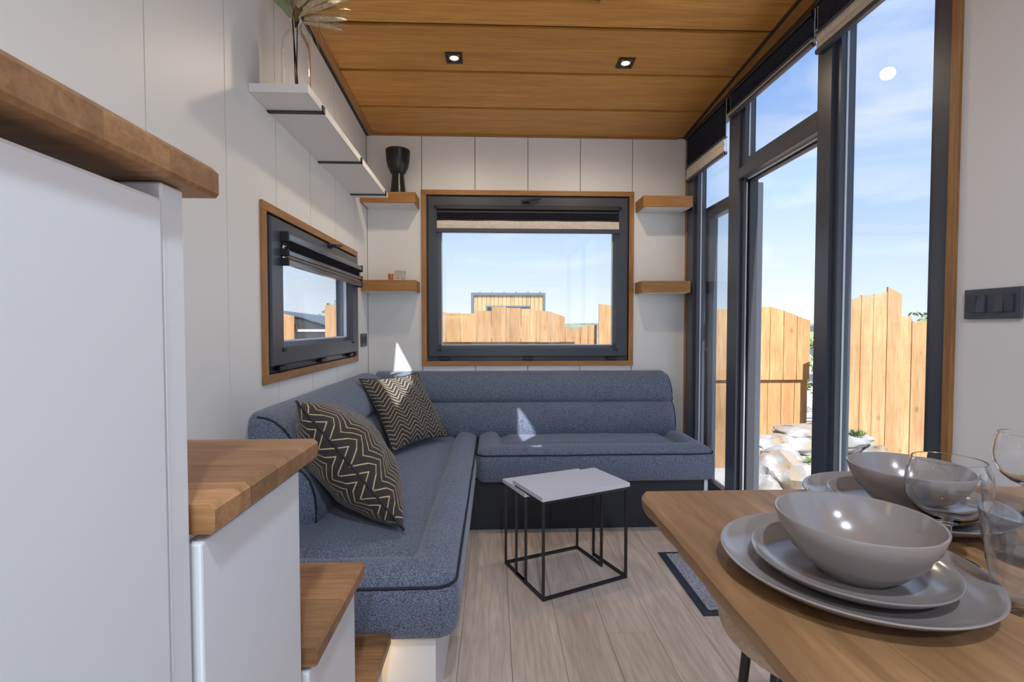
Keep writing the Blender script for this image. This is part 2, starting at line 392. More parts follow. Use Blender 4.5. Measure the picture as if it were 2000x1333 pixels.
for (u0, u1, v0, v1) in rects_minus(XL - 0.1, XR + 0.1, -0.1, zc(YR), (-0.75, 1.22, 0.05, 2.6)): m.box((u0, YR - 0.1, v0), (u1, YR, v1))  # broad opening added in the end wall to admit more daylight
m.build('wall_board', 'wall', wq)

# ------------------------------------------------------------------ ceiling
ce = structure('ceiling', (0.24, 2.0, 2.6), 'honey oak plank ceiling with dark joints and two square spotlights', 'ceiling')
def slab(m, x0, x1, y0, y1, d0, d1):
    m.hexa([(x0, y0, zc(y0) + d0), (x1, y0, zc(y0) + d0), (x1, y1, zc(y1) + d0), (x0, y1, zc(y1) + d0), (x0, y0, zc(y0) + d1), (x1, y0, zc(y0) + d1), (x1, y1, zc(y1) + d1), (x0, y1, zc(y1) + d1)])
SKY0, SKY1, SKX0, SKX1 = 0.72, 2.16, -0.72, 0.47      # unseen roof opening added to let the sun slivers in
def cut(rect, holes):
    """rectangle (x0, x1, y0, y1) minus rectangular holes -> rectangles"""
    out = [rect]
    for (a, b, c, d) in holes:
        nxt = []
        for (u0, u1, v0, v1) in out:
            a2, b2, c2, d2 = max(a, u0), min(b, u1), max(c, v0), min(d, v1)
            if a2 >= b2 or c2 >= d2: nxt.append((u0, u1, v0, v1)); continue
            if a2 > u0: nxt.append((u0, a2, v0, v1))
            if b2 < u1: nxt.append((b2, u1, v0, v1))
            if c2 > v0: nxt.append((a2, b2, v0, c2))
            if d2 < v1: nxt.append((a2, b2, d2, v1))
        out = nxt
    return out
RH = [(SKX0, SKX1, SKY0, SKY1)]
edges = [3.405, 3.045, 2.678, 2.318]
while edges[-1] > YR: edges.append(edges[-1] - 0.364)
for b, a in zip(edges, edges[1:]):
    a = max(a, YR); b = min(b, YB); g = 0.012; m = MB()
    for (u0, u1, v0, v1) in cut((XL, XR, a + g, b - g), RH): slab(m, u0, u1, v0, v1, 0.0, 0.014)
    m.build('ceiling_board', 'ceil', ce)
m = MB()
for (u0, u1, v0, v1) in cut((XL - 0.12, XR + 0.14, YR - 0.15, YB + 0.14), RH): slab(m, u0, u1, v0, v1, 0.018, 0.19)
m.build('roof_deck', 'gap', ce)
# added roof opening, out of view; gaps in its cover shape the sun slivers
rw = structure('added_sun_sliver_window', (-0.1, 1.4, 2.68), 'unseen roof opening added with a cover cut to shape the sun slivers', 'window')
def zb(y): return zc(y) + 0.02
outer = [(SKX0, SKY0), (SKX1, SKY0), (SKX1, SKY1), (SKX0, SKY1)]
holes = [[(-0.598, 2.10), (-0.49, 1.93), (-0.44, 1.6), (-0.400, 1.42), (-0.449, 1.10), (-0.645, 1.43), (-0.605, 1.9)],
         [(0.262, 1.50), (0.385, 1.31), (0.38, 1.27), (0.292, 1.09), (0.268, 1.36)],
         [(0.328, 0.915), (0.389, 0.935), (0.386, 0.79), (0.356, 0.81)]]  # outlines traced back along the sun from the wanted sun patches
m = MB(); eds = []
for loop in [outer] + holes:
    vs = [m.bm.verts.new((x, y, zb(y))) for x, y in loop]
    eds += [m.bm.edges.new((vs[i], vs[(i + 1) % len(vs)])) for i in range(len(vs))]
bmesh.ops.triangle_fill(m.bm, use_beauty=True, edges=eds)
m.build('sun_sliver_mask', 'blind_dark', rw)
m = MB()
for a, b, c, d in ((SKX0, SKX0 + 0.02, SKY0, SKY1), (SKX1 - 0.02, SKX1, SKY0, SKY1), (SKX0, SKX1, SKY0, SKY0 + 0.02), (SKX0, SKX1, SKY1 - 0.02, SKY1)): slab(m, a, b, c, d, 0.03, 0.2)
m.build('frame', 'metal', rw)
m = MB(); slab(m, SKX0, SKX1, SKY0, SKY1, 0.17, 0.176); m.build('pane', 'pane', rw)
# trims along ceiling edges
t = structure('trim_1', (XL, 2, 2.6), 'oak strip with dark track along left ceiling edge', 'trim')
m = MB(); slab(m, XL + 0.016, XL + 0.048, YR, YB, -0.012, 0.0); m.build('strip', 'trim_y', t)
m = MB(); slab(m, XL, XL + 0.006, YR, YB, -0.016, 0.0); slab(m, XL + 0.010, XL + 0.016, YR, YB, -0.016, 0.0); m.build('track', 'metal2', t)
m = MB(); slab(m, XL + 0.006, XL + 0.010, YR, YB, -0.010, 0.0); m.build('track_groove', 'trim_y', t)
t = structure('trim_2', (0.24, YB, 2.5), 'oak strip along the top of the far wall', 'trim')
m = MB(); m.box((XL + 0.05, YB - 0.014, 2.494), (XR - 0.06, YB, 2.5055)); m.build('strip', 'trim_x', t)
t = structure('trim_3', (XR, 2.4, 2.5), 'oak strip with dark track above the tall glazing', 'trim')
def zg(y): return 2.498 + 0.03 * (3.4 - y)           # head line of the tall glazing
m = MB(); m.hexa([(XR - 0.016, 1.373, zg(1.373)), (XR + 0.09, 1.373, zg(1.373)), (XR + 0.09, YB, zg(YB)), (XR - 0.016, YB, zg(YB)),
                  (XR - 0.016, 1.373, zc(1.373) - 0.001), (XR + 0.09, 1.373, zc(1.373) - 0.001), (XR + 0.09, YB, zc(YB) - 0.001), (XR - 0.016, YB, zc(YB) - 0.001)])
m.build('strip', 'trim_y', t)
m = MB(); slab(m, XR - 0.0215, XR - 0.018, 1.0, YB - 0.02, -0.007, 0.0); slab(m, XR - 0.032, XR - 0.029, 1.0, YB - 0.02, -0.006, 0.0); m.build('track', 'metal2', t)

# ------------------------------------------------------------------ square recessed spotlights
def downlight(x, y, label, watt=None, tone=(1.0, 0.83, 0.62), soft=0.03):
    z = zc(y); d = thing('ceiling_spotlight', (x, y, z), label, 'spotlight', 'square spotlights in the oak ceiling')
    m = MB()
    for a, b, c, e in ((-.042, .042, -.042, -.028), (-.042, .042, .028, .042), (-.042, -.028, -.028, .028), (.028, .042, -.028, .028)):
        m.hexa([(x + a, y + c, zc(y + c) - .007), (x + b, y + c, zc(y + c) - .007), (x + b, y + e, zc(y + e) - .007), (x + a, y + e, zc(y + e) - .007),
                (x + a, y + c, zc(y + c)), (x + b, y + c, zc(y + c)), (x + b, y + e, zc(y + e)), (x + a, y + e, zc(y + e))])
    m.build('bezel', 'black', d)
    MB().lathe([(0, -.004), (.021, -.004), (.021, -.001), (0, -.001)], (x, y, z), 24).build('bulb', 'lamp', d)
    MB().lathe([(.021, -.0055), (.027, -.0055), (.027, -.001), (.021, -.001)], (x, y, z), 24).build('reflector_ring', 'steel', d)
    l = bpy.data.lights.new('spot_beam', 'SPOT'); l.energy = watt or LAMP_W; l.color = tone; l.spot_size = R(165); l.spot_blend = 0.7; l.shadow_soft_size = soft
    o = bpy.data.objects.new('spot_beam', l); COL.objects.link(o); o.parent = d; o.location = (0, 0, -0.03)
    return d
downlight(-0.202, 2.553, 'lit square spotlight in oak ceiling, the one nearer the white shelf')
downlight(0.697, 2.566, 'lit square spotlight in oak ceiling, the one nearer the glazing')
downlight(0.15, -0.55, 'added square fill spotlight behind the viewer, the nearer one', LAMP_FILL_W, (0.70, 0.85, 1.0), 0.05)  # this and the next are unseen fill lamps added for brightness
downlight(0.25, -1.75, 'added square fill spotlight behind the viewer, the farther one', LAMP_FILL_W, (0.70, 0.85, 1.0), 0.05)

# ------------------------------------------------------------------ windows (sash type)
def window(name, axis, u0, u1, v0, v1, glass, lab, handle_u):
    """axis 'b': far wall (u=x, depth along +y); 'l': left wall (u=y, depth along -x). Trim outer rectangle u0..u1, v0..v1"""
    def P(u, d, v):        # d>0 into the room
        return (u, YB - d, v) if axis == 'b' else (XL + d, u, v)
    def bx(m, ua, ub, da, db, va, vb, bev=0.0):
        p, q = P(ua, da, va), P(ub, db, vb)
        m.box([min(i, j) for i, j in zip(p, q)], [max(i, j) for i, j in zip(p, q)], bev, 1)
    def ring(m, a, b, c, d, wd, d0, d1, bev=0.0):
        bx(m, a, b, d0, d1, c, c + wd, bev); bx(m, a, b, d0, d1, d - wd, d, bev); bx(m, a, a + wd, d0, d1, c + wd, d - wd, bev); bx(m, b - wd, b, d0, d1, c + wd, d - wd, bev)
    W = structure(name, P((u0 + u1) / 2, 0, v0), lab, 'window')
    mh = 'trim_x' if axis == 'b' else 'trim_y'; tw = 0.034
    for (a, b, c, d, mt) in ((u0, u1, v1 - tw, v1, mh), (u0, u1, v0, v0 + tw, mh), (u0, u0 + tw, v0 + tw, v1 - tw, 'trim_z'), (u1 - tw, u1, v0 + tw, v1 - tw, 'trim_z')):
        m = MB(); bx(m, a, b, -0.03, 0.012, c, d, 0.0015); m.build('oak_casing', mt, W)
    a, b, c, d = u0 + tw, u1 - tw, v0 + tw, v1 - tw
    m = MB(); ring(m, a, b, c, d, 0.05, -0.10, -0.012); m.build('frame', 'metal', W)
    s0, s1, s2, s3 = a + 0.012, b - 0.012, c + 0.03, d - 0.012
    g0, g1, g2, g3 = glass
    sash = MB()
    # four mitred sash members with a sloped inner lip
    o = [(s0, s2), (s1, s2), (s1, s3), (s0, s3)]; i_ = [(g0, g2), (g1, g2), (g1, g3), (g0, g3)]
    e = 0.018; l_ = [(g0 - e, g2 - e), (g1 + e, g2 - e), (g1 + e, g3 + e), (g0 - e, g3 + e)]
    lv = [(o, -0.05), (o, 0.014), ([(p[0] + (0.006 if p[0] < (s0 + s1) / 2 else -0.006), p[1] + (0.006 if p[1] < (s2 + s3) / 2 else -0.006)) for p in o], 0.020), (l_, 0.020), (i_, -0.012), (i_, -0.05)]
    vv = [[sash.bm.verts.new(P(p[0], dd, p[1])) for p in lp] for lp, dd in lv]
    for A, B in zip(vv, vv[1:]):
        for k in range(4): sash.bm.faces.new((A[k], A[(k + 1) % 4], B[(k + 1) % 4], B[k]))
    for k in range(4): sash.bm.faces.new((vv[-1][k], vv[-1][(k + 1) % 4], vv[0][(k + 1) % 4], vv[0][k]))
    sh = sash.build('sash', 'metal', W)
    m = MB(); ring(m, g0 - 0.001, g1 + 0.001, g2 - 0.001, g3 + 0.001, 0.008, -0.030, -0.014); m.build('glazing_seal', 'bead', sh)
    m = MB(); bx(m, g0 - 0.004, g1 + 0.004, -0.036, -0.030, g2 - 0.004, g3 + 0.004); m.build('pane', 'pane', sh)
    # handle on top member
    hz = (s3 + g3) / 2 + 0.03 if axis == 'l' else s3 - 0.035
    m = MB(); bx(m, handle_u - 0.026, handle_u + 0.026, 0.020, 0.032, hz - 0.012, hz + 0.012, 0.004); m.build('handle_plate', 'black', sh)
    m = MB(); m.tube([P(handle_u, 0.03, hz), P(handle_u, 0.05, hz), P(handle_u + 0.03, 0.054, hz + 0.004), P(handle_u + 0.105, 0.05, hz + 0.018)], [0.009, 0.009, 0.009, 0.007], 10); m.build('handle', 'black', sh, smooth=40)
    for hu in (s0 + 0.11, (s0 + s1) / 2, s1 - 0.11):
        m = MB(); bx(m, hu - 0.034, hu + 0.034, -0.01, 0.018, s2 - 0.022, s2 - 0.003, 0.004); m.build('hinge', 'black', W)
    for cu, cv in ((g0 - 0.014, g2 - 0.03), (g1 + 0.014, g2 - 0.03)):
        m = MB(); bx(m, cu - 0.016, cu + 0.016, 0.019, 0.026, cv - 0.007, cv + 0.007, 0.002); m.build('clip', 'black', sh)
    return W, P, bx
W1, P1, bx1 = window('window_1', 'b', -0.500, 0.989, 0.903, 2.126, (-0.365, 0.845, 1.046, 2.0), 'wide anthracite window with oak casing in the far wall', 0.222)
W2, P2, bx2 = window('window_2', 'l', 1.852, 3.117, 0.958, 1.655, (2.02, 2.96, 1.115, 1.53), 'small anthracite sash window with oak casing in the left wall', 2.56)

# pleated blinds hung on the two sashes
bl = thing('pleated_blind', P1(0.24, 0.02, 1.84), 'dark pleated blind with cream band across the far window', 'blind', 'pleated blinds')
m = MB(); bx1(m, -0.390, 0.876, 0.020, 0.046, 1.985, 2.012, 0.003); m.build('head_rail', 'black', bl)
def pleats(m, P, u0, u1, z0, z1, n, d0, d1, wob=0.0):
    cols = 14
    vs = []
    for i in range(2 * n + 1):
        z = z1 + (z0 - z1) * i / (2 * n); d = d0 if i % 2 == 0 else d1
        vs.append([m.bm.verts.new(P(u0 + (u1 - u0) * j / cols, d + wob * math.sin(j * 2.1 + i), z + wob * math.sin(j * 1.7))) for j in range(cols + 1)])
    for A, B in zip(vs, vs[1:]):
        for j in range(cols): m.bm.faces.new((A[j], A[j + 1], B[j + 1], B[j]))
m = MB(); pleats(m, P1, -0.388, 0.874, 1.910, 1.985, 5, 0.026, 0.044); m.build('dark_fabric', 'blind_dark', bl)
m = MB(); pleats(m, P1, -0.388, 0.874, 1.856, 1.908, 1, 0.041, 0.0435, 0.0015); m.build('cream_fabric', 'blind_cream', bl)
m = MB(); bx1(m, -0.390, 0.876, 0.022, 0.044, 1.965, 1.972, 0.001); bx1(m, -0.390, 0.876, 0.020, 0.046, 1.826, 1.856, 0.003); m.build('bottom_rail', 'metal', bl)
for u in (-0.400, 0.886):
    m = MB(); bx1(m, u - 0.010, u + 0.010, 0.019, 0.036, 2.0, 2.016, 0.003); m.build('bracket', 'black', bl)
bl = thing('pleated_blind', P2(2.5, 0.02, 1.44), 'silvery pleated blind bunched at the top of the small left window', 'blind', 'pleated blinds')
for k, (z0, z1, mt) in enumerate(((1.528, 1.556, 'metal'), (1.470, 1.489, 'metal'), (1.430, 1.452, 'metal'))):
    m = MB(); bx2(m, 1.990, 3.075, 0.020, 0.050, z0, z1, 0.004); m.build(('head_rail', 'middle_rail', 'bottom_rail')[k], 'rail_grey', bl)
m = MB(); pleats(m, P2, 1.992, 3.073, 1.489, 1.528, 4, 0.024, 0.046); m.build('dark_fabric', 'blind_dark', bl)
m = MB(); pleats(m, P2, 1.992, 3.073, 1.452, 1.470, 2, 0.024, 0.046); m.build('cream_fabric', 'blind_cream', bl)
for u in (1.986, 3.079):
    for z0, z1 in ((1.520, 1.562), (1.462, 1.494), (1.424, 1.456)):
        m = MB(); bx2(m, u - 0.006, u + 0.006, 0.018, 0.053, z0, z1, 0.003); m.build('end_cap', 'black', bl)

# ------------------------------------------------------------------ tall glazing on the right
GD = 0.085                                            # frame depth
def upright(m, y0, y1, z0=0.0, z1=None):
    za = (zg(y0), zg(y1)) if z1 is None else (z1, z1)
    m.hexa([(XR, y0, z0), (XR + GD, y0, z0), (XR + GD, y1, z0), (XR, y1, z0), (XR, y0, za[0]), (XR + GD, y0, za[0]), (XR + GD, y1, za[1]), (XR, y1, za[1])])
def glazing(name, y0, y1, z0, z1, lab, zp0=None):
    """fixed light between two uprights; y0<y1"""
    W = structure(name, (XR, (y0 + y1) / 2, z0), lab, 'window')
    f = 0.028
    m = MB(); m.box((XR + 0.018, y1 - f, z0), (XR + 0.078, y1, z1)); m.box((XR + 0.018, y0, z0), (XR + 0.078, y0 + f, z1)); m.box((XR + 0.018, y0 + f, z0), (XR + 0.078, y1 - f, z0 + 0.04)); m.box((XR + 0.018, y0 + f, z1 - 0.03), (XR + 0.078, y1 - f, z1)); m.build('frame', 'metal', W)
    m = MB()
    m.box((XR + 0.040, y1 - f - 0.004, z0 + 0.04), (XR + 0.047, y1 - f, z1 - 0.03)); m.box((XR + 0.040, y0 + f, z0 + 0.04), (XR + 0.047, y0 + f + 0.004, z1 - 0.03)); m.build('glazing_seal', 'bead', W)
    m = MB(); m.box((XR + 0.047, y0 + f, z0 + 0.04), (XR + 0.053, y1 - f, z1 - 0.03)); m.build('pane', 'pane', W)
    return W
gf = structure('trim_4', (XR, 2.4, 0), 'anthracite posts and rails of the tall glazing', 'trim')
for y0, y1 in ((1.400, 1.458), (1.925, 2.005), (2.66, 2.77), (3.27, 3.365)):
    m = MB(); upright(m, y0, y1); m.build('post', 'metal', gf)
m = MB(); m.box((XR, 2.005, 2.000), (XR + GD, 2.66, 2.056), 0.002, 1); m.build('transom', 'metal', gf)
m = MB(); m.box((XR - 0.004, 1.458, 0.0), (XR + GD, 3.27, 0.022)); m.build('sill', 'metal', gf)
for y0, y1 in ((1.458, 1.925), (2.005, 2.66), (2.77, 3.27)):
    m = MB(); m.hexa([(XR + 0.012, y0, zg(y0) - 0.05), (XR + GD, y0, zg(y0) - 0.05), (XR + GD, y1, zg(y1) - 0.05), (XR + 0.012, y1, zg(y1) - 0.05), (XR + 0.012, y0, zg(y0)), (XR + GD, y0, zg(y0)), (XR + GD, y1, zg(y1)), (XR + 0.012, y1, zg(y1))]); m.build('head_rail', 'metal', gf)
glazing('window_3', 2.772, 3.268, 0.022, 2.46, 'narrow tall fixed pane next to the far wall')
glazing('window_4', 2.007, 2.658, 2.058, 2.48, 'transom pane over the open glass door')
glazing('window_5', 1.460, 1.923, 0.022, 2.49, 'tall fixed pane nearest the grey-white wall')
t = structure('trim_5', (XR, 1.386, 0), 'oak post between the tall glazing and the plain wall', 'trim')
m = MB(); m.box((XR - 0.012, 1.373, 0), (XR + 0.09, 1.400, zg(1.373)), 0.0015, 1); m.build('post', 'trim_z', t)
t = structure('trim_6', (XR, 3.383, 0), 'thin oak post in the corner by the far wall', 'trim')
m = MB(); m.box((XR - 0.004, 3.366, 0), (XR + 0.09, 3.399, zg(3.38)), 0.0015, 1); m.build('post', 'trim_z', t)
# door leaf swung right round against the outside of the narrow pane
dr = structure('door_1', (1.50, 2.7, 0.03), 'open anthracite glass door folded back outside the narrow pane', 'door')
dx0, dx1, dy0, dy1, dz0, dz1 = 1.475, 1.535, 2.715, 3.345, 0.03, 2.0
for nm, a, b, c, d in (('stile', dy0, dy0 + .075, dz0, dz1), ('stile', dy1 - .075, dy1, dz0, dz1), ('top_rail', dy0 + .075, dy1 - .075, dz1 - .08, dz1), ('bottom_rail', dy0 + .075, dy1 - .075, dz0, dz0 + .09)):
    m = MB(); m.box((dx0, a, c), (dx1, b, d), 0.003, 1); m.build(nm, 'metal', dr)
m = MB(); m.box((dx0 + .025, dy0 + .075, dz0 + .09), (dx0 + .033, dy1 - .075, dz1 - .08)); m.build('pane', 'pane', dr)
for z in (0.35, 0.95, 1.80):
    m = MB(); m.tube([(1.462, 2.690, z - .05), (1.462, 2.690, z + .05)], 0.010, 10); m.build('hinge', 'steel', dr, smooth=40)
m = MB(); m.tube([(dx0 - .002, 3.305, 1.02), (dx0 - .03, 3.305, 1.02), (dx0 - .03, 3.19, 1.02)], .008, 8); m.build('handle', 'black', dr, smooth=40)
# door frame rebate strips
m = MB(); m.box((XR + 0.02, 2.640, 0.022), (XR + 0.035, 2.66, 2.0)); m.box((XR + 0.055, 2.632, 0.022), (XR + GD + 0.012, 2.66, 2.0)); m.box((XR + 0.055, 2.005, 0.022), (XR + GD, 2.02, 2.0)); m.box((XR + 0.055, 2.02, 1.982), (XR + GD, 2.632, 2.0)); m.build('door_rebate', 'metal2', gf)
m = MB(); m.box((XR + 0.040, 2.652, 0.022), (XR + 0.050, 2.66, 1.98)); m.box((XR + 0.040, 2.02, 1.993), (XR + 0.050, 2.64, 2.0)); m.build('door_seal', 'bead', gf)

def wall_blind(y0, y1, zb0, zc0, zc1, ztop, lab):
    b = thing('pleated_blind', (XR, (y0 + y1) / 2, zb0), lab, 'blind', 'pleated blinds')
    def P(u, d, v): return (XR - d, u, v)
    m = MB(); m.box((XR - 0.026, y0, zb0), (XR - 0.001, y1, zc0), 0.003, 1); m.build('bottom_rail', 'metal', b)
    m = MB(); pleats(m, P, y0 + .003, y1 - .003, zc0, zc1, 2, 0.016, 0.021); m.build('cream_fabric', 'blind_cream', b)
    m = MB(); m.box((XR - 0.026, y0, zc1), (XR - 0.001, y1, zc1 + 0.008), 0.002, 1); m.build('middle_rail', 'metal', b)
    m = MB(); pleats(m, P, y0 + .003, y1 - .003, zc1 + .008, ztop - .024, max(3, int((ztop - zc1) / 0.012)), 0.004, 0.020); m.build('dark_fabric', 'blind_dark', b)
    m = MB(); m.box((XR - 0.03, y0, ztop - .024), (XR - 0.001, y1, ztop), 0.003, 1); m.build('head_rail', 'black', b)
    for y in (y0 - 0.004, y1 + 0.004):
        m = MB(); m.tube([(XR - .012, y, zb0), (XR - .012, y, ztop)], 0.0015, 6); m.build('cord', 'bead', b)
wall_blind(2.79, 3.35, 2.180, 2.198, 2.276, 2.497, 'dark pleated blind with a deep cream band over the narrow pane by the far wall')
wall_blind(2.02, 2.735, 2.362, 2.378, 2.392, 2.512, 'dark pleated blind drawn highest, above the open door')
wall_blind(1.44, 1.995, 2.308, 2.328, 2.392, 2.535, 'dark pleated blind with cream band on the pane nearest the plain wall')

# ------------------------------------------------------------------ shelves
s = thing('long_shelf', (XL, 2.43, 2.0), 'long white wall shelf on dark straps carrying the bottle vase', 'shelf')
def zs(y): return 2.018 - 0.030 * (y - 1.785) / 1.29
m = MB(); ya, yb_ = 1.785, 3.09
m.hexa([(XL + .001, ya, zs(ya)), (-0.663, ya, zs(ya)), (-0.663, yb_, zs(yb_)), (XL + .001, yb_, zs(yb_)), (XL + .001, ya, zs(ya) + .03), (-0.663, ya, zs(ya) + .03), (-0.663, yb_, zs(yb_) + .03), (XL + .001, yb_, zs(yb_) + .03)])
m.build('board', 'shelf_white', s)
for y in (1.935, 2.475, 3.02):
    m = MB(); z = zs(y)
    m.box((XL, y - .011, z - .005), (-0.657, y + .011, z - .0005)); m.box((-0.6625, y - .011, z - .005), (-0.6575, y + .011, z + .022)); m.box((XL, y - .011, z - .005), (XL + .004, y + .011, z + .062))
    m.build('strap', 'metal2', s)
def box_shelf(x0, x1, z0, z1, y0, lab):
    s = thing('box_shelf', ((x0 + x1) / 2, YB, z0), lab, 'shelf', 'oak box shelves on the far wall')
    m = MB(); m.box((x0, y0, z0 + .003), (x1, YB - .001, z1), 0.001, 1); m.build('oak_box', 'shelf_oak', s)
    m = MB(); m.box((x0 + .012, y0 + .012, z0), (x1 - .012, YB - .002, z0 + .004)); m.build('white_underside', 'shelf_white', s)
box_shelf(XL + .002, -0.512, 1.990, 2.062, 3.222, 'oak box shelf carrying the black drum')
box_shelf(XL + .002, -0.512, 1.411, 1.486, 3.222, 'oak box shelf carrying tiny glasses, left of the far window')
box_shelf(1.000, 1.335, 1.978, 2.054, 3.214, 'empty upper oak box shelf right of the far window')
box_shelf(1.000, 1.335, 1.407, 1.488, 3.238, 'empty lower oak box shelf right of the far window')

# ------------------------------------------------------------------ corner sofa
sofa = thing('corner_sofa', (-0.1, 2.6, 0), 'L-shaped grey-blue fabric corner sofa with dark piping under both windows', 'sofa')
def smooth(t): t = max(0, min(1, t)); return t * t * (3 - 2 * t)
def seat(x0, x1, y0, y1, free, crnr, nm):
    """padded seat: rolled border along the free sides"""
    zp, zt, zbot, r = 0.448, 0.487, 0.292, 0.075
    def axis(a, b, f0, f1):
        L = []; n = int((b - a) / 0.03)
        fine = [0, .004, .01, .018, .028, .04, .055, .075, .1, .12, .13, .138, .146, .155]
        lo = [a + f for f in fine] if f0 else [a]
        hi = [b - f for f in fine[::-1]] if f1 else [b]
        mid0, mid1 = lo[-1], hi[0]; k = max(2, int((mid1 - mid0) / 0.05))
        return lo + [mid0 + (mid1 - mid0) * i / k for i in range(1, k)] + hi
    X = axis(x0, x1, 'x0' in free, 'x1' in free); Y = axis(y0, y1, 'y0' in free, 'y1' in free)
    cr_ = 0.055
    def warp(x, y):
        for (cx, sx) in ((x0, -1), (x1, 1)):
            for (cy, sy) in ((y0, -1), (y1, 1)):
                k = (('x0' if sx < 0 else 'x1') + ('y0' if sy < 0 else 'y1'))
                if k in crnr:
                    u = ((x - cx) * sx + cr_) / cr_; v = ((y - cy) * sy + cr_) / cr_
                    if u > 0 and v > 0:
                        uu = u * math.sqrt(1 - v * v / 2); vv = v * math.sqrt(1 - u * u / 2)
                        return cx + sx * (uu * cr_ - cr_), cy + sy * (vv * cr_ - cr_)
        return x, y
    def hz(x, y):
        d = []
        if 'x0' in free: d.append(x - x0)
        if 'x1' in free: d.append(x1 - x)
        if 'y0' in free: d.append(y - y0)
        if 'y1' in free: d.append(y1 - y)
        d.sort(); dd = d[0] if d else 1
        if len(d) > 1 and d[1] < 0.2:      # soften where two rolls meet
            h = max(0.03 - abs(d[1] - d[0]), 0) / 0.03; dd -= h * h * 0.03 / 4
        dd = max(dd, 0)
        wob = 0.004 * noise.noise(Vector((x * 6, y * 6, 1.3))) * smooth(dd / 0.1)
        if dd < r: z = zp + (zt - zp) * math.sqrt(max(0, 1 - (1 - dd / r) ** 2))
        else: z = zt - 0.042 * smooth((dd - 0.108) / 0.032) + 0.024 * smooth((dd - 0.140) / 0.06)
        return z + wob
    m = MB(); g = []
    for y in Y:
        row = []
        for x in X:
            a, b = warp(x, y); row.append(m.bm.verts.new((a, b, hz(x, y))))
        g.append(row)
    for A, B in zip(g, g[1:]):
        for i in range(len(X) - 1): m.bm.faces.new((A[i], A[i + 1], B[i + 1], B[i]))
    loop = [g[0][i] for i in range(len(X))] + [g[j][-1] for j in range(1, len(Y))] + [g[-1][i] for i in range(len(X) - 2, -1, -1)] + [g[j][0] for j in range(len(Y) - 2, 0, -1)]
    n = len(loop); nor = []
    for i in range(n):
        t = loop[(i + 1) % n].co - loop[i - 1].co; t.z = 0
        nor.append(Vector((t.y, -t.x, 0)).normalized())
    prev = loop; base = [v.co.copy() for v in loop]
    for f, off in ((0.08, 0.008), (0.25, 0.014), (0.55, 0.015), (0.8, 0.010), (0.94, 0.002), (1.0, -0.012)):
        cur = []
        for b_, nn in zip(base, nor):
            top = min(b_.z, zp); cur.append(m.bm.verts.new((b_.x + nn.x * off, b_.y + nn.y * off, top + (zbot - top) * f)))
        for i in range(n): m.bm.faces.new((prev[i], prev[(i + 1) % n], cur[(i + 1) % n], cur[i]))
        prev = cur
    m.bm.faces.new(prev)
    o = m.build(nm, 'fabric', sofa, smooth=60)
    # piping along the free sides
    pts = []
    for b_, nn in zip(base, nor):
        on = ('x0' in free and b_.x < x0 + 0.06 and nn.x < -0.3) or ('x1' in free and b_.x > x1 - 0.06 and nn.x > 0.3) or ('y0' in free and b_.y < y0 + 0.06 and nn.y < -0.3) or ('y1' in free and b_.y > y1 - .06 and nn.y > .3)
        pts.append((b_ + nn * 0.004 + Vector((0, 0, 0.003 * noise.noise(b_ * 4))), on))
    # rotate so that the run of "on" points is contiguous
    k = next(i for i in range(n) if pts[i][1] and not pts[i - 1][1])
    run = []
    for i in range(n):
        p, on = pts[(k + i) % n]
        if not on: break
        run.append(p)
    m = MB(); m.tube(run, 0.0042, 6); m.build('piping', 'piping', o, smooth=60)
seat(-0.852, -0.112, 1.345, 3.26, ('x1', 'y0'), ('x1y0',), 'seat_cushion')
seat(-0.094, 1.275, 2.715, 3.26, ('x0', 'x1', 'y0'), ('x1y0', 'x0y0'), 'seat_cushion')
PROF = [(0.0, .44), (.225, .44), (.238, .47), (.240, .52), (.234, .57), (.218, .62), (.196, .652), (.172, .668), (.166, .672), (.172, .677), (.180, .70), (.172, .745), (.152, .79), (.126, .826), (.098, .850), (.070, .864), (.035, .870), (0.0, .868)]
def backrest(axis, a, b, rnd0, rnd1):
    m = MB(); n = 40; rings = []; r = 0.055
    ts = sorted(set([a, b] + [a + (b - a) * i / n for i in range(n + 1)] + [a + q for q in (.006, .014, .025, .04)] + [b - q for q in (.006, .014, .025, .04)]))
    for t in ts:
        sh = 0
        if rnd0 and t - a < r: sh = r - math.sqrt(max(0, r * r - (r - (t - a)) ** 2))
        if rnd1 and b - t < r: sh = max(sh, r - math.sqrt(max(0, r * r - (r - (b - t)) ** 2)))
        ring = []
        for p, z in PROF:
            pp = max(0, p - sh * 0.55 * (p > .02)); zz = z - sh * 0.8 * smooth((z - .6) / .26)
            zz += 0.002 * noise.noise(Vector((t * 5, p * 9, z * 9)))
            ring.append(m.bm.verts.new((t, YB - .001 - pp, zz) if axis == 'x' else (XL + .001 + pp, t, zz)))
        rings.append(ring)
    k = len(PROF)
    for A, B in zip(rings, rings[1:]):
        for i in range(k): m.bm.faces.new((A[i], A[(i + 1) % k], B[(i + 1) % k], B[i]))
    m.bm.faces.new(rings[0]); m.bm.faces.new(rings[-1][::-1])
    e0 = [v.co.copy() for v in rings[2 if rnd0 else 0]]; e1 = [v.co.copy() for v in rings[-3]]
    o = m.build('backrest', 'fabric', sofa, smooth=50)
    if axis == 'x':
        m = MB(); m.tube(e1[1:-1], .0042, 6); m.build('piping', 'piping', o, smooth=60)
    else:
        m = MB(); m.tube(e0[1:-1], .0042, 6); m.build('piping', 'piping', o, smooth=60)
backrest('x', -0.80, 1.222, False, True)
backrest('y', 1.742, 3.24, True, False)
m = MB(); m.box((-0.868, 1.375, 0.0), (-0.168, 1.393, 0.292)); m.build('end_panel', 'white', sofa)
m = MB(); m.box((-0.190, 1.393, 0.0), (-0.168, 2.80, 0.292)); m.build('side_panel', 'white', sofa)
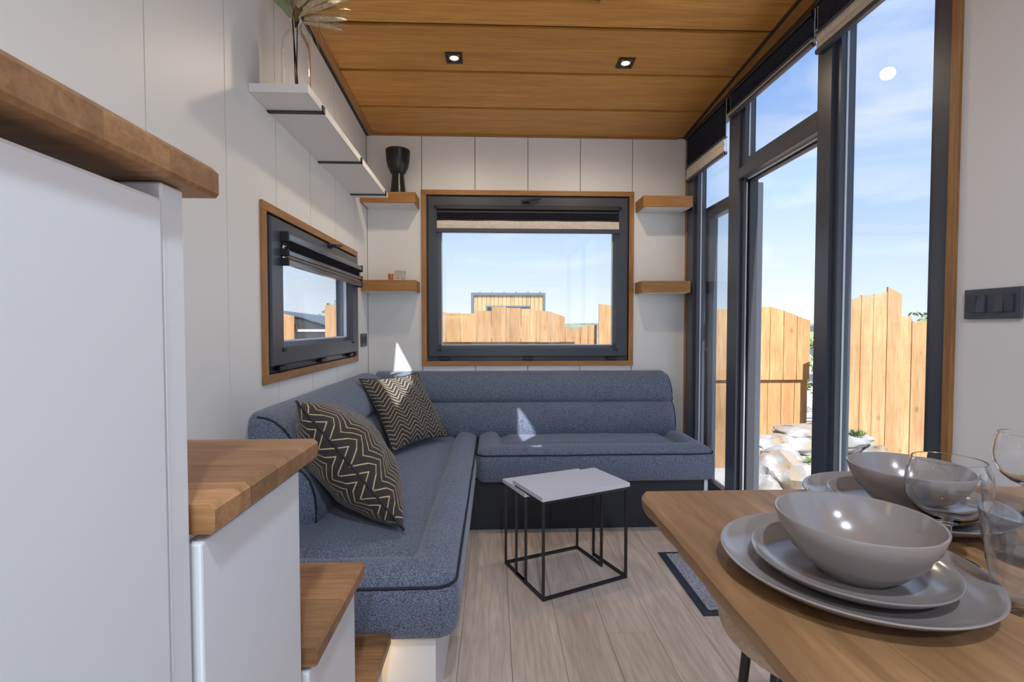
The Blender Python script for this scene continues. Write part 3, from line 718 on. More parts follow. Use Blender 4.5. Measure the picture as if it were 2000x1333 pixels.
m = MB(); m.box((-0.168, 2.775, 0.0), (1.235, 2.795, 0.292)); m.build('plinth', 'base_black', sofa)
m = MB(); m.box((1.235, 2.765, 0.0), (1.255, 3.38, 0.292)); m.build('end_panel', 'white', sofa)
m = MB(); m.box((0.33, 2.772, 0.02), (0.334, 2.776, 0.285)); m.build('plinth_joint', 'gap', sofa)

# ------------------------------------------------------------------ pillows
def pillow(c, u, v, half, thick, mat, lab, seed, su=1.0):
    u = Vector(u).normalized(); v = Vector(v); v = (v - u * v.dot(u)).normalized(); n = u.cross(v)
    c = Vector(c); rng = 26
    P_ = thing('scatter_pillow', c, lab, 'pillow', 'chevron scatter pillows')
    m = MB(); uvl = m.bm.loops.layers.uv.new('UVMap')
    def pt(i, j, sg):
        a = -1 + 2 * i / rng; b = -1 + 2 * j / rng
        px = half * su * a * (1 - 0.085 * (1 - b * b)); py = half * b * (1 - 0.085 * (1 - a * a))
        t = thick * ((1 - a ** 2) ** 0.55) * ((1 - b ** 2) ** 0.55)
        w_ = noise.noise(Vector((a * 2.1 + seed, b * 2.1, sg * 3))) * 0.018 + noise.noise(Vector((a * 5 + seed, b * 5, sg * 5))) * 0.008
        t = max(0.0, t + w_ * (1 - a * a) ** .5 * (1 - b * b) ** .5)
        return c + u * px + v * py + n * (sg * t)
    for sg in (1, -1):
        g = [[m.bm.verts.new(pt(i, j, sg)) for i in range(rng + 1)] for j in range(rng + 1)]
        for j in range(rng):
            for i in range(rng):
                q = [(j, i), (j, i + 1), (j + 1, i + 1), (j + 1, i)]
                f = m.bm.faces.new([g[a][b] for a, b in q])
                for l, (a, b) in zip(f.loops, q): l[uvl].uv = (b / rng + 2, sg * a / rng + 2)
    bmesh.ops.remove_doubles(m.bm, verts=m.bm.verts, dist=0.0004)
    m.build('cover', mat, P_, smooth=70)
    m = MB(); per = [pt(i, 0, 1) for i in range(rng)] + [pt(rng, j, 1) for j in range(rng)] + [pt(rng - i, rng, 1) for i in range(rng)] + [pt(0, rng - j, 1) for j in range(rng)]
    m.tube(per, 0.004, 6, closed=True); m.build('seam_cord', 'blackp', P_, smooth=60)
pillow((-0.545, 1.855, 0.675), (0.35, 0.03, -0.455), (-0.24, 0.95, -0.20), 0.255, 0.135, 'pillow', 'dark chevron pillow seen edge-on, slumped against the left backrest', 1.0, 1.1)
pillow((-0.520, 2.885, 0.690), (0.24, 0.34, 0.0), (-0.20, 0.20, 0.40), 0.232, 0.075, 'pillow2', 'dark chevron pillow standing in the sofa corner in the sunlight', 4.0)

# ------------------------------------------------------------------ nesting side tables
def side_table(near, right, left, ztop, open_back, lab):
    n = Vector((*near, 0)); r = Vector((*right, 0)) - n; l = Vector((*left, 0)) - n
    t = thing('side_table', n + (r + l) / 2, lab, 'side table', 'nesting side tables')
    e1 = r.normalized() * .012; e2 = l.normalized() * .012
    c = [n - e1 - e2, n + r + e1 - e2, n + r + l + e1 + e2, n + l - e1 + e2]
    m = MB(); m.hexa([Vector((p.x, p.y, ztop - .018)) for p in c] + [Vector((p.x, p.y, ztop)) for p in c]); m.build('table_top', 'cream_top', t)
    f = [n, n + r, n + r + l, n + l]; wd = 0.0125; h = wd / 2
    for p in f:
        m = MB(); m.bar((p.x, p.y, 0.0), (p.x, p.y, ztop - .018), wd); m.build('leg', 'black', t)
    prs = [(0, 1), (1, 2), (3, 0)] if open_back else [(1, 2), (2, 3), (3, 0)]
    for a, b in prs:
        m = MB(); m.bar((f[a].x, f[a].y, h), (f[b].x, f[b].y, h), wd); m.build('floor_bar', 'black', t)
    for a, b in [(0, 1), (1, 2), (2, 3), (3, 0)]:
        if not open_back and (a, b) == (0, 1): continue
        m = MB(); m.bar((f[a].x, f[a].y, ztop - .018 - h), (f[b].x, f[b].y, ztop - .018 - h), wd); m.build('top_bar', 'black', t)
    return t
side_table((0.212, 2.036), (0.618, 2.214), (0.107, 2.262), 0.452, True, 'taller side table with pale top and thin black frame, in front')
side_table((0.146, 2.176), (0.528, 2.326), (0.060, 2.370), 0.424, False, 'lower side table with pale top nested behind the taller one')

# ------------------------------------------------------------------ door mat
dm = thing('door_mat', (1.09, 2.175, 0), 'grey speckled door mat with dark rubber border', 'mat')
m = MB(); m.box((0.852, 1.90, 0.0), (1.33, 2.452, 0.005), 0.002, 1); m.build('border', 'mat_rim', dm)
m = MB(); m.box((0.886, 1.93, 0.005), (1.30, 2.425, 0.010), 0.002, 1); m.build('pile', 'mat_pile', dm)

# ------------------------------------------------------------------ storage stairs
st = thing('storage_stairs', (-0.59, 0.6, 0), 'white storage staircase with oak block treads on the left', 'staircase')
XT = -0.285
def tread(y0, y1, ztop, n):
    t = 0.031; T = empty('tread', (0, 0, 0)); T.parent = st; T['_w'] = tuple(st['_w'])
    wd = (y1 - y0) / n
    for k in range(n):
        a = y0 + wd * k; b = a + wd; ch = 0.006
        m = MB(); pl = [(XL + .002, ztop - t), (XT - .003, ztop - t), (XT, ztop - t + .004), (XT, ztop - ch), (XT - ch, ztop), (XL + .002, ztop)]
        g = 0.00015
        m.prism(pl, 1, a + (g if k else 0), b - g)
        m.build('stave', 'tread', T)
def cabinet(y0, y1, zt, door_y0, door_y1, gap):
    c = MB(); c.box((XL + .002, y0, 0.0), (-0.3165, y1, zt), 0.001, 1); o = c.build('carcass', 'white', st)
    m = MB(); m.box((-0.3155, door_y0, 0.02), (-0.2985, door_y1, zt - gap), 0.003, 2); m.build('door_front', 'white', st)
tread(-0.45, 0.518, 1.344, 13)
m = MB(); m.box((XL + .002, -0.44, 0.0), (-0.350, 0.487, 1.312), 0.001, 1); m.build('carcass', 'white', st)
m = MB(); m.box((-0.350, 0.4555, 0.0), (-0.302, 0.487, 1.312), 0.002, 1); m.build('end_post', 'white', st)
m = MB(); m.box((-0.3155, -0.42, 0.02), (-0.2985, 0.452, 1.296), 0.004, 2); m.build('door_front', 'white', st)
tread(0.500, 0.790, 0.998, 4); cabinet(0.497, 0.770, 0.966, 0.4985, 0.748, 0.008)
tread(0.777, 1.063, 0.660, 4); cabinet(0.774, 1.040, 0.628, 0.776, 1.032, 0.008)
tread(1.048, 1.325, 0.330, 4); cabinet(1.044, 1.285, 0.298, 1.054, 1.278, 0.010)
for y, z, e in ((0.499, 1.3095, 0.12), (1.300, 0.297, 0.22)):
    m = MB(); m.box((-0.70, y - .003, z - .003), (-0.325, y + .003, z + .001)); m.build('led_strip', 'led', st)
    l = bpy.data.lights.new('led_glow', 'AREA'); l.energy = e; l.color = (1.0, .66, .3); l.shape = 'RECTANGLE'; l.size = .36; l.size_y = .008
    o = bpy.data.objects.new('led_glow', l); COL.objects.link(o); o.parent = st; o.location = Vector((-0.5, y, z - .006)) - Vector(st['_w'])

# ------------------------------------------------------------------ counter table, stool
TZ = 0.885
tb = thing('counter_table', (0.8, 0.2, 0), 'oak counter table with wavy natural edge laid for a meal', 'table')
bx_ = [0.258, 0.365, 0.49, 0.60, 0.725, 0.84, 0.965, 1.09, 1.22, 1.345]
for k, (a, b) in enumerate(zip(bx_, bx_[1:])):
    m = MB(); n = 90; th = 0.031; top = []; bot = []
    ya, yb_ = -0.42, 0.846
    g = 0.00015
    rows = []
    for i in range(n + 1):
        y = ya + (yb_ - ya) * i / n
        if k == 0:
            wv = 0.004 * noise.noise(Vector((y * 5, 0, 0))) + 0.003 * noise.noise(Vector((y * 16, 3, 0)))
            cut = 0.010 * max(0, (y - (yb_ - 0.036)) / 0.036) ** 2.5
            xa = a + wv + cut; xu = a + 0.006 + 1.5 * wv + cut + .002 * noise.noise(Vector((y * 40, 8, 0)))
            sec = [(xu, TZ - th), (xa, TZ - th * .65), (xa - .001, TZ - .006), (xa + .005, TZ), (b - g, TZ), (b - g, TZ - th)]
        else: sec = [(a + g, TZ - th), (a + g, TZ), (b - g, TZ), (b - g, TZ - th)]
        rows.append([m.bm.verts.new((x, y, z)) for x, z in sec])
    q = len(rows[0])
    for A, B in zip(rows, rows[1:]):
        for i in range(q): m.bm.faces.new((A[i], A[(i + 1) % q], B[(i + 1) % q], B[i]))
    m.bm.faces.new(rows[0]); m.bm.faces.new(rows[-1][::-1])
    m.build('table_board', 'table', tb, smooth=35)
for x, y in ((1.28, 0.75), (1.28, -0.35), (0.80, -0.35), (1.05, 0.60)):
    m = MB(); m.box((x - .02, y - .02, 0), (x + .02, y + .02, TZ - .031)); m.build('leg', 'black', tb)
sx, sy, sz = 0.598, 0.825, 0.645
so = thing('counter_stool', (sx, sy, 0), 'round wooden counter stool with thin black legs under the table', 'stool')
MB().lathe([(0, -.024), (.172, -.024), (.180, -.018), (.183, -.008), (.180, -.001), (.174, 0), (0, 0)], (sx, sy, sz), 48).build('seat', 'stool', so, smooth=40)
m = MB(); m.tube([(sx + .145 * math.cos(a), sy + .145 * math.sin(a), sz - .032) for a in [2 * PI * i / 40 for i in range(40)]], .008, 8, True); m.build('seat_ring', 'black', so, smooth=60)
m = MB(); m.tube([(sx + .172 * math.cos(a), sy + .172 * math.sin(a), .25) for a in [2 * PI * i / 40 for i in range(40)]], .007, 8, True); m.build('foot_ring', 'black', so, smooth=60)
for a in (30, 120, 205, 300):
    c, s_ = math.cos(R(a)), math.sin(R(a))
    m = MB(); m.tube([(sx + .205 * c, sy + .205 * s_, 0), (sx + .143 * c, sy + .143 * s_, sz - .024)], .0095, 10); m.build('leg', 'black', so, smooth=60)

# ------------------------------------------------------------------ tableware
PLATE = [(0, 0), (.58, 0), (.62, .012), (.75, .040), (.88, .092), (.965, .145), (.995, .170), (1.0, .178), (.996, .188), (.982, .186), (.94, .155), (.86, .112), (.76, .080), (.64, .058), (.5, .046), (.3, .041), (0, .04)]
def lathe_thing(name, prof, c, mat, lab, cat, group, n=72):
    return tag(MB().lathe(prof, c, n).build(name, mat, None, c, smooth=50), lab, cat, group)
def setting(x, y, lab, far):
    r = .135; lathe_thing('dinner_plate', [(a * r, b * r) for a, b in PLATE], (x, y, TZ), 'ceramic', 'large taupe dinner plate ' + lab, 'plate', 'taupe stoneware plates', 96)
    r2 = .101; z2 = TZ + .0062
    lathe_thing('side_plate', [(a * r2, b * r2 * 1.2) for a, b in PLATE], (x - .001, y - .004, z2), 'ceramic', 'small taupe plate stacked on the dinner plate ' + lab, 'plate', 'taupe stoneware plates', 96)
    z3 = z2 + .0056
    b = [(0, 0), (.036, 0), (.038, .003), (.050, .0115), (.066, .029), (.0765, .048), (.0822, .0665), (.0815, .068), (.0795, .0672), (.0738, .049), (.063, .031), (.046, .0145), (.022, .0075), (0, .0068)]
    b = [(p, q * 0.98) for p, q in b]
    lathe_thing('bowl', b, (x + .003, y - .010, z3), 'ceramic', 'deep taupe bowl on top of the plates ' + lab, 'bowl', 'taupe stoneware bowls', 96)
setting(.412, .543, 'nearest the viewer', False)
setting(.645, .733, 'at the far end of the table', True)
BALLOON = [(0, 0), (.031, 0), (.032, .0015), (.012, .004), (.0052, .009), (.0042, .03), (.005, .047), (.010, .051), (.022, .056), (.034, .067), (.0415, .083), (.043, .098), (.041, .115), (.0365, .130),
           (.0358, .1302), (.0352, .1296), (.0396, .115), (.0416, .098), (.0401, .084), (.033, .069), (.021, .059), (.009, .0555), (0, .055)]
TUMB = [(0, 0), (.025, 0), (.0275, .004), (.0315, .03), (.036, .06), (.040, .099), (.0395, .1), (.0388, .099), (.0345, .06), (.0298, .03), (.024, .012), (0, .010)]
def balloon(x, y, lab): lathe_thing('wine_glass', BALLOON, (x, y, TZ), 'glass', lab, 'glass', 'stemmed balloon glasses', 64)
def tumbler(x, y, lab):
    # cut tumbler with twisting facets
    n = 60; m = MB(); rings = []
    for i, (r, z) in enumerate(TUMB):
        if r < 1e-6: rings.append([m.bm.verts.new((x, y, TZ + z))]); continue
        row = []
        for k in range(n):
            a = 2 * PI * k / n; f = 1.0
            if i in (2, 3, 4): f = 1 - 0.06 * (0.5 + 0.5 * math.cos(10 * a + z * 60))
            row.append(m.bm.verts.new((x + r * f * math.cos(a), y + r * f * math.sin(a), TZ + z)))
        rings.append(row)
    for A, B in zip(rings, rings[1:]):
        for k in range(n):
            k2 = (k + 1) % n; u = []
            for v in (A[k % len(A)], A[k2 % len(A)], B[k2 % len(B)], B[k % len(B)]):
                if v not in u: u.append(v)
            if len(u) > 2: m.bm.faces.new(u)
    tag(m.build('tumbler', 'glass_cut', None, (x, y, TZ), smooth=50), lab, 'glass', 'cut glass tumblers')
balloon(.565, .575, 'empty balloon wine glass standing beside the nearest bowl')
tumbler(.662, .572, 'cut glass tumbler just behind the nearer wine glass')
tumbler(.556, .474, 'cut glass tumbler at the right edge, closest to the viewer')
balloon(.822, .705, 'empty balloon wine glass mostly outside the frame at the far plate')

# ------------------------------------------------------------------ unseen white unit and rug added behind the viewer to bounce light
kt = thing('bounce_unit', (0.95, -1.4, 0), 'unseen white base unit with pale worktop, added behind the viewer to bounce light', 'light-bouncing unit')
m = MB(); m.box((0.80, -2.55, 0.0), (1.355, -0.55, 0.86), 0.002, 1); m.build('carcass', 'white', kt)
for k in range(4):
    m = MB(); m.box((0.782, -2.55 + .5 * k + .003, 0.08), (0.80, -2.05 + .5 * k - .003, 0.85), 0.002, 1); m.build('door_front', 'white', kt)
m = MB(); m.box((0.77, -2.56, 0.86), (1.356, -0.53, 0.90), 0.003, 1); m.build('worktop', 'shelf_white', kt)
rg = thing('bounce_rug', (0.1, -1.6, 0), 'unseen cream rug added on the floor behind the viewer to bounce light', 'rug')  # pale surface, out of view, added to throw light back into the room
m = MB(); m.box((-0.55, -2.45, 0.0), (0.70, -0.62, 0.008), 0.003, 1); m.build('pile', 'rug', rg)
# ------------------------------------------------------------------ switch and socket
sw = thing('light_switch', (XR, 1.265, 1.205), 'dark grey double light switch with four tilted rockers on plain wall', 'light switch')
ya, yb_, za, zb_ = 1.190, 1.341, 1.201, 1.284
m = MB(); m.box((XR - .009, ya, za), (XR - .0005, yb_, zb_), .002, 2); m.build('plate', 'metal', sw)
for c, sgn in ((1.302, 1), (1.230, -1)):
    m = MB(); m.box((XR - .0105, c - .0235, za + .018), (XR - .0085, c + .0235, zb_ - .018)); m.build('recess', 'blackp', sw)
    for dy, tilt in ((.012, -1), (-.012, 1)):
        tt = tilt * sgn; w_ = .0112
        m = MB(); z0, z1 = za + .0185, zb_ - .0185; a = XR - .0105
        f0, f1 = (.006, .0015) if tt > 0 else (.0015, .006)
        m.hexa([(a, c + dy - w_, z0), (a, c + dy + w_, z0), (a, c + dy + w_, z1), (a, c + dy - w_, z1), (a - f0, c + dy - w_, z0), (a - f0, c + dy + w_, z0), (a - f1, c + dy + w_, z1), (a - f1, c + dy - w_, z1)])
        m.build('rocker', 'metal', sw)
sk = thing('wall_switch', (XL, 3.255, 1.046), 'small dark switch plate low on the left wall by the corner', 'light switch')
m = MB(); m.box((XL + .0005, 3.205, 1.046), (XL + .009, 3.345, 1.132), .002, 1); m.build('plate', 'metal', sk)
for c in (3.245, 3.305):
    m = MB(); m.box((XL + .009, c - .018, 1.066), (XL + .0125, c + .018, 1.112), .001, 1); m.build('rocker', 'blackp', sk)

# ------------------------------------------------------------------ drum, small glasses, vase
dc = (-0.640, 3.305, 2.0625)
dj = thing('djembe_drum', dc, 'small black goblet drum standing on the upper oak shelf', 'drum')
MB().lathe([(0, 0), (.053, 0), (.053, .006), (.049, .04), (.043, .09), (.040, .125), (.040, .135), (.052, .15), (.066, .185), (.073, .23), (.076, .28), (.077, .297), (.072, .300), (0, .300)], dc, 48).build('shell', 'drum', dj, smooth=35)
MB().lathe([(.0765, .283), (.080, .285), (.080, .297), (.0765, .299)], dc, 48).build('rim_hoop', 'black', dj, smooth=35)
MB().lathe([(0, .3035), (.070, .3035), (.075, .301), (.075, .299), (0, .299)], dc, 48).build('drum_head', 'skin', dj, smooth=35)
m = MB()
for k in range(16):
    a0 = 2 * PI * k / 16; a1 = a0 + PI / 16
    for s0, s1 in ((a0, a1), (a1, a0 + PI / 8)):
        za_, zb__ = (.288, .175) if s0 == a0 else (.175, .288)
        ra = .0795 if za_ > .2 else .0635; rb = .0795 if zb__ > .2 else .0635
        m.tube([(dc[0] + ra * math.cos(s0), dc[1] + ra * math.sin(s0), dc[2] + za_), (dc[0] + (ra + rb + .008) / 2 * math.cos((s0 + s1) / 2), dc[1] + (ra + rb + .008) / 2 * math.sin((s0 + s1) / 2), dc[2] + (za_ + zb__) / 2), (dc[0] + rb * math.cos(s1), dc[1] + rb * math.sin(s1), dc[2] + zb__)], .0012, 4)
m.build('rope_lacing', 'blackp', dj)
zsh = 1.486
SHOT = [(0, 0), (.0165, 0), (.017, .003), (.0155, .012), (.019, .05), (.0185, .0505), (.0178, .05), (.0145, .014), (0, .011)]
lathe_thing('candle_glass', [(r * 1.1, z * .95) for r, z in SHOT], (-0.692, 3.30, zsh), 'amber', 'tiny amber glass on the lower left oak shelf', 'glass', None, 32)
lathe_thing('shot_glass', [(r * .85, z * 1.35) for r, z in SHOT], (-0.647, 3.29, zsh), 'glass', 'tiny clear shot glass next to the amber glass', 'glass', 'tiny clear glasses', 32)
lathe_thing('shot_glass', [(r * .85, z * 1.35) for r, z in SHOT], (-0.612, 3.31, zsh), 'glass', 'tiny clear shot glass nearest the far window', 'glass', 'tiny clear glasses', 32)

vx, vy = -0.756, 1.915; vz = zs(vy) + .0325
va = thing('bottle_vase', (vx, vy, vz), 'clear glass bottle vase on the long white shelf', 'vase')
MB().lathe([(0, 0), (.046, 0), (.051, .006), (.0525, .02), (.0525, .185), (.049, .215), (.036, .245), (.024, .262), (.021, .275), (.021, .292), (.0235, .298), (.0225, .300), (.0195, .297), (.0192, .275), (.0222, .261), (.034, .243), (.047, .214), (.0503, .185), (.0503, .02), (.047, .010), (0, .008)], (vx, vy, vz), 48).build('bottle', 'glass', va, smooth=50)
bq = thing('dried_bouquet', (vx, vy, vz + .012), 'bunch of dried grasses and sage leaves standing in the bottle vase', 'dried flowers')
random.seed(3)
def bez(p0, p1, p2, n=9): return [p0 * (1 - t) ** 2 + p1 * 2 * t * (1 - t) + p2 * t * t for t in [i / n for i in range(n + 1)]]
def leaf(m, base, d, nrm, L, W_, curl=0.15, n=8):
    d = d.normalized(); sd_ = d.cross(nrm).normalized(); nn = sd_.cross(d)
    A = []
    for i in range(n + 1):
        t = i / n; w_ = W_ * math.sin(PI * min(1, t * 0.92 + 0.08)) ** 0.8 * (1 - .2 * t)
        c = base + d * (L * t) + nn * (-curl * L * t * t)
        A.append((m.bm.verts.new(c - sd_ * w_), m.bm.verts.new(c + nn * w_ * .25), m.bm.verts.new(c + sd_ * w_)))
    for p, q in zip(A, A[1:]):
        m.bm.faces.new((p[0], p[1], q[1], q[0])); m.bm.faces.new((p[1], p[2], q[2], q[1]))
mouth = Vector((vx, vy, vz + .295))
tips = [(-.06, .00, .26), (-.03, .05, .30), (.0, -.02, .29), (.03, .04, .30), (.06, .02, .27), (.10, -.01, .22), (.12, .04, .17), (-.08, -.02, .17), (.05, -.06, .24), (.015, .02, .31)]
for i, (dx, dy, dz) in enumerate(tips):
    tip = mouth + Vector((dx, dy, dz * .82))
    foot = Vector((vx + random.uniform(-.02, .02), vy + random.uniform(-.02, .02), vz + .015))
    mid = mouth + Vector((random.uniform(-.012, .012), random.uniform(-.012, .012), 0))
    pts = [(foot if i % 4 == 1 else mouth - Vector((0, 0, .02))) + (mid - (foot if i % 4 == 1 else mouth - Vector((0, 0, .02)))) * t for t in (0, .35, .7)] + bez(mid, mid + Vector((dx * .2, dy * .2, dz * .45)), tip)
    m = MB(); m.tube(pts, [.0022] * 3 + [.0020 - .0010 * k / 9 for k in range(10)], 5); m.build('stem', 'stem', bq, smooth=60)
for i, (dx, dy, dz, L, r) in enumerate([(.020, .0, .030, .17, .011), (.030, .01, .020, .16, .012), (.014, -.01, .050, .15, .011), (.022, .015, .010, .15, .010), (.006, .0, .060, .15, .012), (.035, -.01, .045, .15, .011), (-.012, .01, .055, .13, .011), (.045, .0, .085, .16, .011), (.07, .01, .07, .15, .012), (.02, .03, .12, .17, .012), (.03, -.03, .13, .16, .011), (-.01, .03, .16, .15, .012), (.09, .03, .10, .14, .010)]):
    p = mouth + Vector((dx, dy, dz)); d = Vector((dx * 1.5 + .02, dy * 1.2, dz * .8)).normalized()
    m = MB(); q = [p + d * (L * t) + Vector((0, 0, -.02 * t * t)) for t in [k / 8 for k in range(9)]]
    m.tube(q, [max(.0015, r * math.sin(PI * (.08 + .90 * k / 8)) ** .6) for k in range(9)], 7)
    for k in range(70):
        t = random.random(); a = random.uniform(0, 2 * PI); c = p + d * (L * t)
        o_ = Vector((math.cos(a), math.sin(a), random.uniform(-.4, .6))) * r * .8
        m.tube([c + o_ * .6, c + o_ * 1.3 + d * .016], [.0011, .0004], 3)
    m.build('plume', 'plume', bq)
for (dx, dy, dz, L, W_, mt, ax, ay, az) in [(-.012, -.01, .01, .17, .020, 'leaf', -.45, .1, .9), (-.016, .0, .03, .15, .018, 'leaf', -.62, .0, .7), (.006, .01, .015, .16, .012, 'husk', .3, .1, .95), (-.004, .01, .02, .16, .012, 'leaf', -.1, .2, .95), (.016, -.01, .01, .15, .010, 'husk', .75, -.1, .75), (-.02, .01, .07, .16, .016, 'leaf', -.5, -.1, .75), (-.004, -.012, .12, .14, .014, 'leaf', -.15, -.3, .9),
                                          (.012, 0, .02, .20, .010, 'husk', .95, -.1, .55), (.02, .01, .06, .15, .009, 'husk', .8, .2, .7), (.01, -.01, .10, .16, .010, 'husk', .5, -.2, .85), (-.01, 0, .14, .12, .010, 'husk', -.5, 0, .9), (.03, .01, .03, .13, .008, 'husk', .9, .3, .35)]:
    m = MB(); leaf(m, mouth + Vector((dx, dy, dz)), Vector((ax, ay, az)), Vector((.2, -.9, .3)), L, W_, .55 if mt == 'husk' and ax > .9 else .12)
    m.build('dry_leaf' if mt == 'husk' else 'sage_leaf', mt, bq, smooth=60)
for k in range(5):
    p = mouth + Vector((.022 + .004 * k, .0, -.01 + .012 * k)); m = MB()
    m.tube(bez(p, p + Vector((.025 + .006 * k, 0, -.02)), p + Vector((.035 + .008 * k, .01 * k, -.08 - .012 * (k % 3)))), .0009, 4); m.build('hanging_tendril', 'husk', bq)

# ------------------------------------------------------------------ outside
GZ = -0.50
g = MB(); n = 24
vs = [[g.bm.verts.new((-30 + 60 * i / n, -14 + 64 * j / n, GZ)) for i in range(n + 1)] for j in range(n + 1)]
for j in range(n):
    for i in range(n): g.bm.faces.new((vs[j][i], vs[j][i + 1], vs[j + 1][i + 1], vs[j + 1][i]))
tag(g.build('ground', 'soil', None, (0, 0, GZ)), 'pale sunlit gravel ground outside the windows', 'ground', None, 'structure')
h = MB(); n = 160; rows = []
for j, (yy, zz) in enumerate(((46, GZ), (60, .9), (75, 1.55), (95, 1.75), (96, -2))):
    rows.append([h.bm.verts.new((-90 + 180 * i / n, yy, zz + (0.28 * noise.noise(Vector((i * .23, j * 2.1, 0))) + .25 * noise.noise(Vector((i * .9, j * 5, 3)))) * (1 if 0 < j < 4 else 0))) for i in range(n + 1)])
for A, B in zip(rows, rows[1:]):
    for i in range(n): h.bm.faces.new((A[i], A[i + 1], B[i + 1], B[i]))
tag(h.build('hills', 'hill', None, (0, 60, 0)), 'low scrub-covered hills on the horizon', 'hills', None, 'structure')

def fence(name, Y, boards, lab, tier=None, rail=True, group='board fences in the yard'):
    """boards: (x0, x1, top_left, top_right); tier: height where the upper boards overlap the lower ones"""
    f = thing(name, ((boards[0][0] + boards[-1][1]) / 2, Y, GZ), lab, 'fence', group)
    for i, (a, b, ta, tb_) in enumerate(boards):
        dy = random.uniform(-.006, .006); g_ = .0025
        def bd(nm, z0, za_, zb__, yo):
            m = MB(); m.hexa([(a + g_, Y + yo + dy, z0), (b - g_, Y + yo + dy, z0), (b - g_, Y + yo + dy + .022, z0), (a + g_, Y + yo + dy + .022, z0), (a + g_, Y + yo + dy, za_), (b - g_, Y + yo + dy, zb__), (b - g_, Y + yo + dy + .022, zb__), (a + g_, Y + yo + dy + .022, za_)]); m.build(nm, 'fence', f)
        if tier is None: bd('fence_board', GZ, ta, tb_, 0)
        else:
            bd('fence_board', tier, ta, tb_, 0); bd('fence_board', GZ, tier + .02, tier + .02, .035)
    if rail:
        x0, x1 = boards[0][0], boards[-1][1]; zr = min(min(b[2], b[3]) for b in boards) - .14
        for z in ((tier - .01 if tier else zr), GZ + .3):
            m = MB(); m.box((x0, Y + .062, z - .04), (x1, Y + .10, z + .05)); m.build('fence_rail', 'fence_top', f)
    return f
def run(xs_, tops): return [(a, b, t if not isinstance(t, tuple) else t[0], t if not isinstance(t, tuple) else t[1]) for (a, b), t in zip(zip(xs_, xs_[1:]), tops)]
random.seed(11)
FY = 5.6
fence('board_fence', FY, run([-3.10, -2.93, -2.76, -2.60, -2.43, -2.27], [1.30, 1.34, 1.33, (1.335, 1.32), (1.33, 1.30)]), 'short run of orange boards seen at the left edge of the small window')
fence('board_fence', FY, run([-1.925, -1.76, -1.60, -1.43], [1.42, 1.41, 1.38]), 'narrow tall group of orange boards seen mid-pane in the small window')
fence('board_fence', FY, run([-1.43, -1.26, -1.09, -.92, -.755, -.548, -.378, -.201, -.023, .148, .320, .493, .660, .833, .953], [1.30, 1.32, 1.34, 1.33, 1.345, 1.335, 1.33, 1.36, 1.41, 1.395, 1.385, (1.36, 1.355), (1.35, 1.29), (1.165, 1.15)]), 'long orange board fence with ragged top across the far window', tier=1.0)
fence('board_fence', FY + .16, run([.94, 1.04, 1.13, 1.24], [(1.15, 1.16), (1.17, 1.185), (1.19, 1.20)]), 'low dip of narrow boards between two taller fence runs')
fence('board_fence', FY - .05, run([1.215, 1.40, 1.57, 1.74, 1.91, 2.08, 2.25, 2.42, 2.59, 2.76, 2.93], [(1.44, 1.42), 1.40, 1.38, 1.42, 1.40, 1.36, 1.33, 1.35, 1.38, 1.40]), 'tall boards at the right edge of the far window and behind the folded door', tier=0.55)
fence('board_fence', FY, run([2.93, 3.06, 3.275, 3.44, 3.60, 3.76], [1.42, (1.41, 1.415), (1.41, 1.37), (1.365, 1.31), (1.30, 1.25)]), 'sloping-topped orange boards in the open doorway behind the rocks', tier=0.545)
fence('board_fence', 5.0, run([3.709, 3.904, 4.039, 4.19, 4.348, 4.468, 4.655, 4.84, 5.02, 5.2], [(1.43, 1.50), (1.51, 1.515), (1.52, 1.545), (1.60, 1.52), (1.29, 1.285), (1.235, 1.23), 1.23, 1.24, 1.22]), 'stepped tall orange boards behind the pane nearest the plain wall')
# post and rail fence in the gap
pf = thing('rail_fence', (3.9, 7.2, GZ), 'grey post and rail fence glimpsed in the gap between board runs', 'fence')
for z in (.35, .75, 1.1):
    m = MB(); m.box((3.2, 7.2, z), (7.2, 7.24, z + .09)); m.build('fence_rail', 'grey_metal', pf)
for x in (3.6, 5.0, 6.4):
    m = MB(); m.box((x - .05, 7.16, GZ), (x + .05, 7.2, 1.25)); m.build('fence_post', 'grey_metal', pf)

# neighbouring cabin
HY = 16.0
nb = thing('neighbour_cabin', (.49, HY, GZ), 'small timber-clad cabin with grey metal edging behind the far fence', 'building')
m = MB(); m.box((-.66, HY + .05, GZ), (1.64, HY + 5, 2.2)); m.build('body', 'grey_metal', nb)
nbx = 17
for i in range(nbx):
    a = -.645 + 2.275 * i / nbx; b = a + 2.275 / nbx
    m = MB(); m.box((a + .006, HY, GZ), (b - .006, HY + .05, 2.205)); m.build('cladding_board', 'house_wood', nb)
for nm, a, b, c, d in (('edge_trim', -.74, -.645, GZ, 2.29), ('edge_trim', 1.63, 1.715, GZ, 2.29), ('fascia', -.645, 1.63, 2.205, 2.29)):
    m = MB(); m.box((a, HY - .06, c), (b, HY + 5, d)); m.build(nm, 'grey_metal', nb)
for i in range(6):
    x = -.45 + i * .4
    m = MB(); m.box((x - .012, HY - .05, 2.29), (x + .012, HY + 5, 2.325)); m.build('roof_seam', 'grey_metal', nb)
wn = MB(); wn.box((-.245, HY - .03, 1.2), (1.235, HY, 1.86)); wn = wn.build('window', 'grey_metal', nb)
m = MB(); m.box((-.20, HY - .035, 1.25), (1.19, HY - .03, 1.815)); m.build('pane', 'dark_glass', wn)
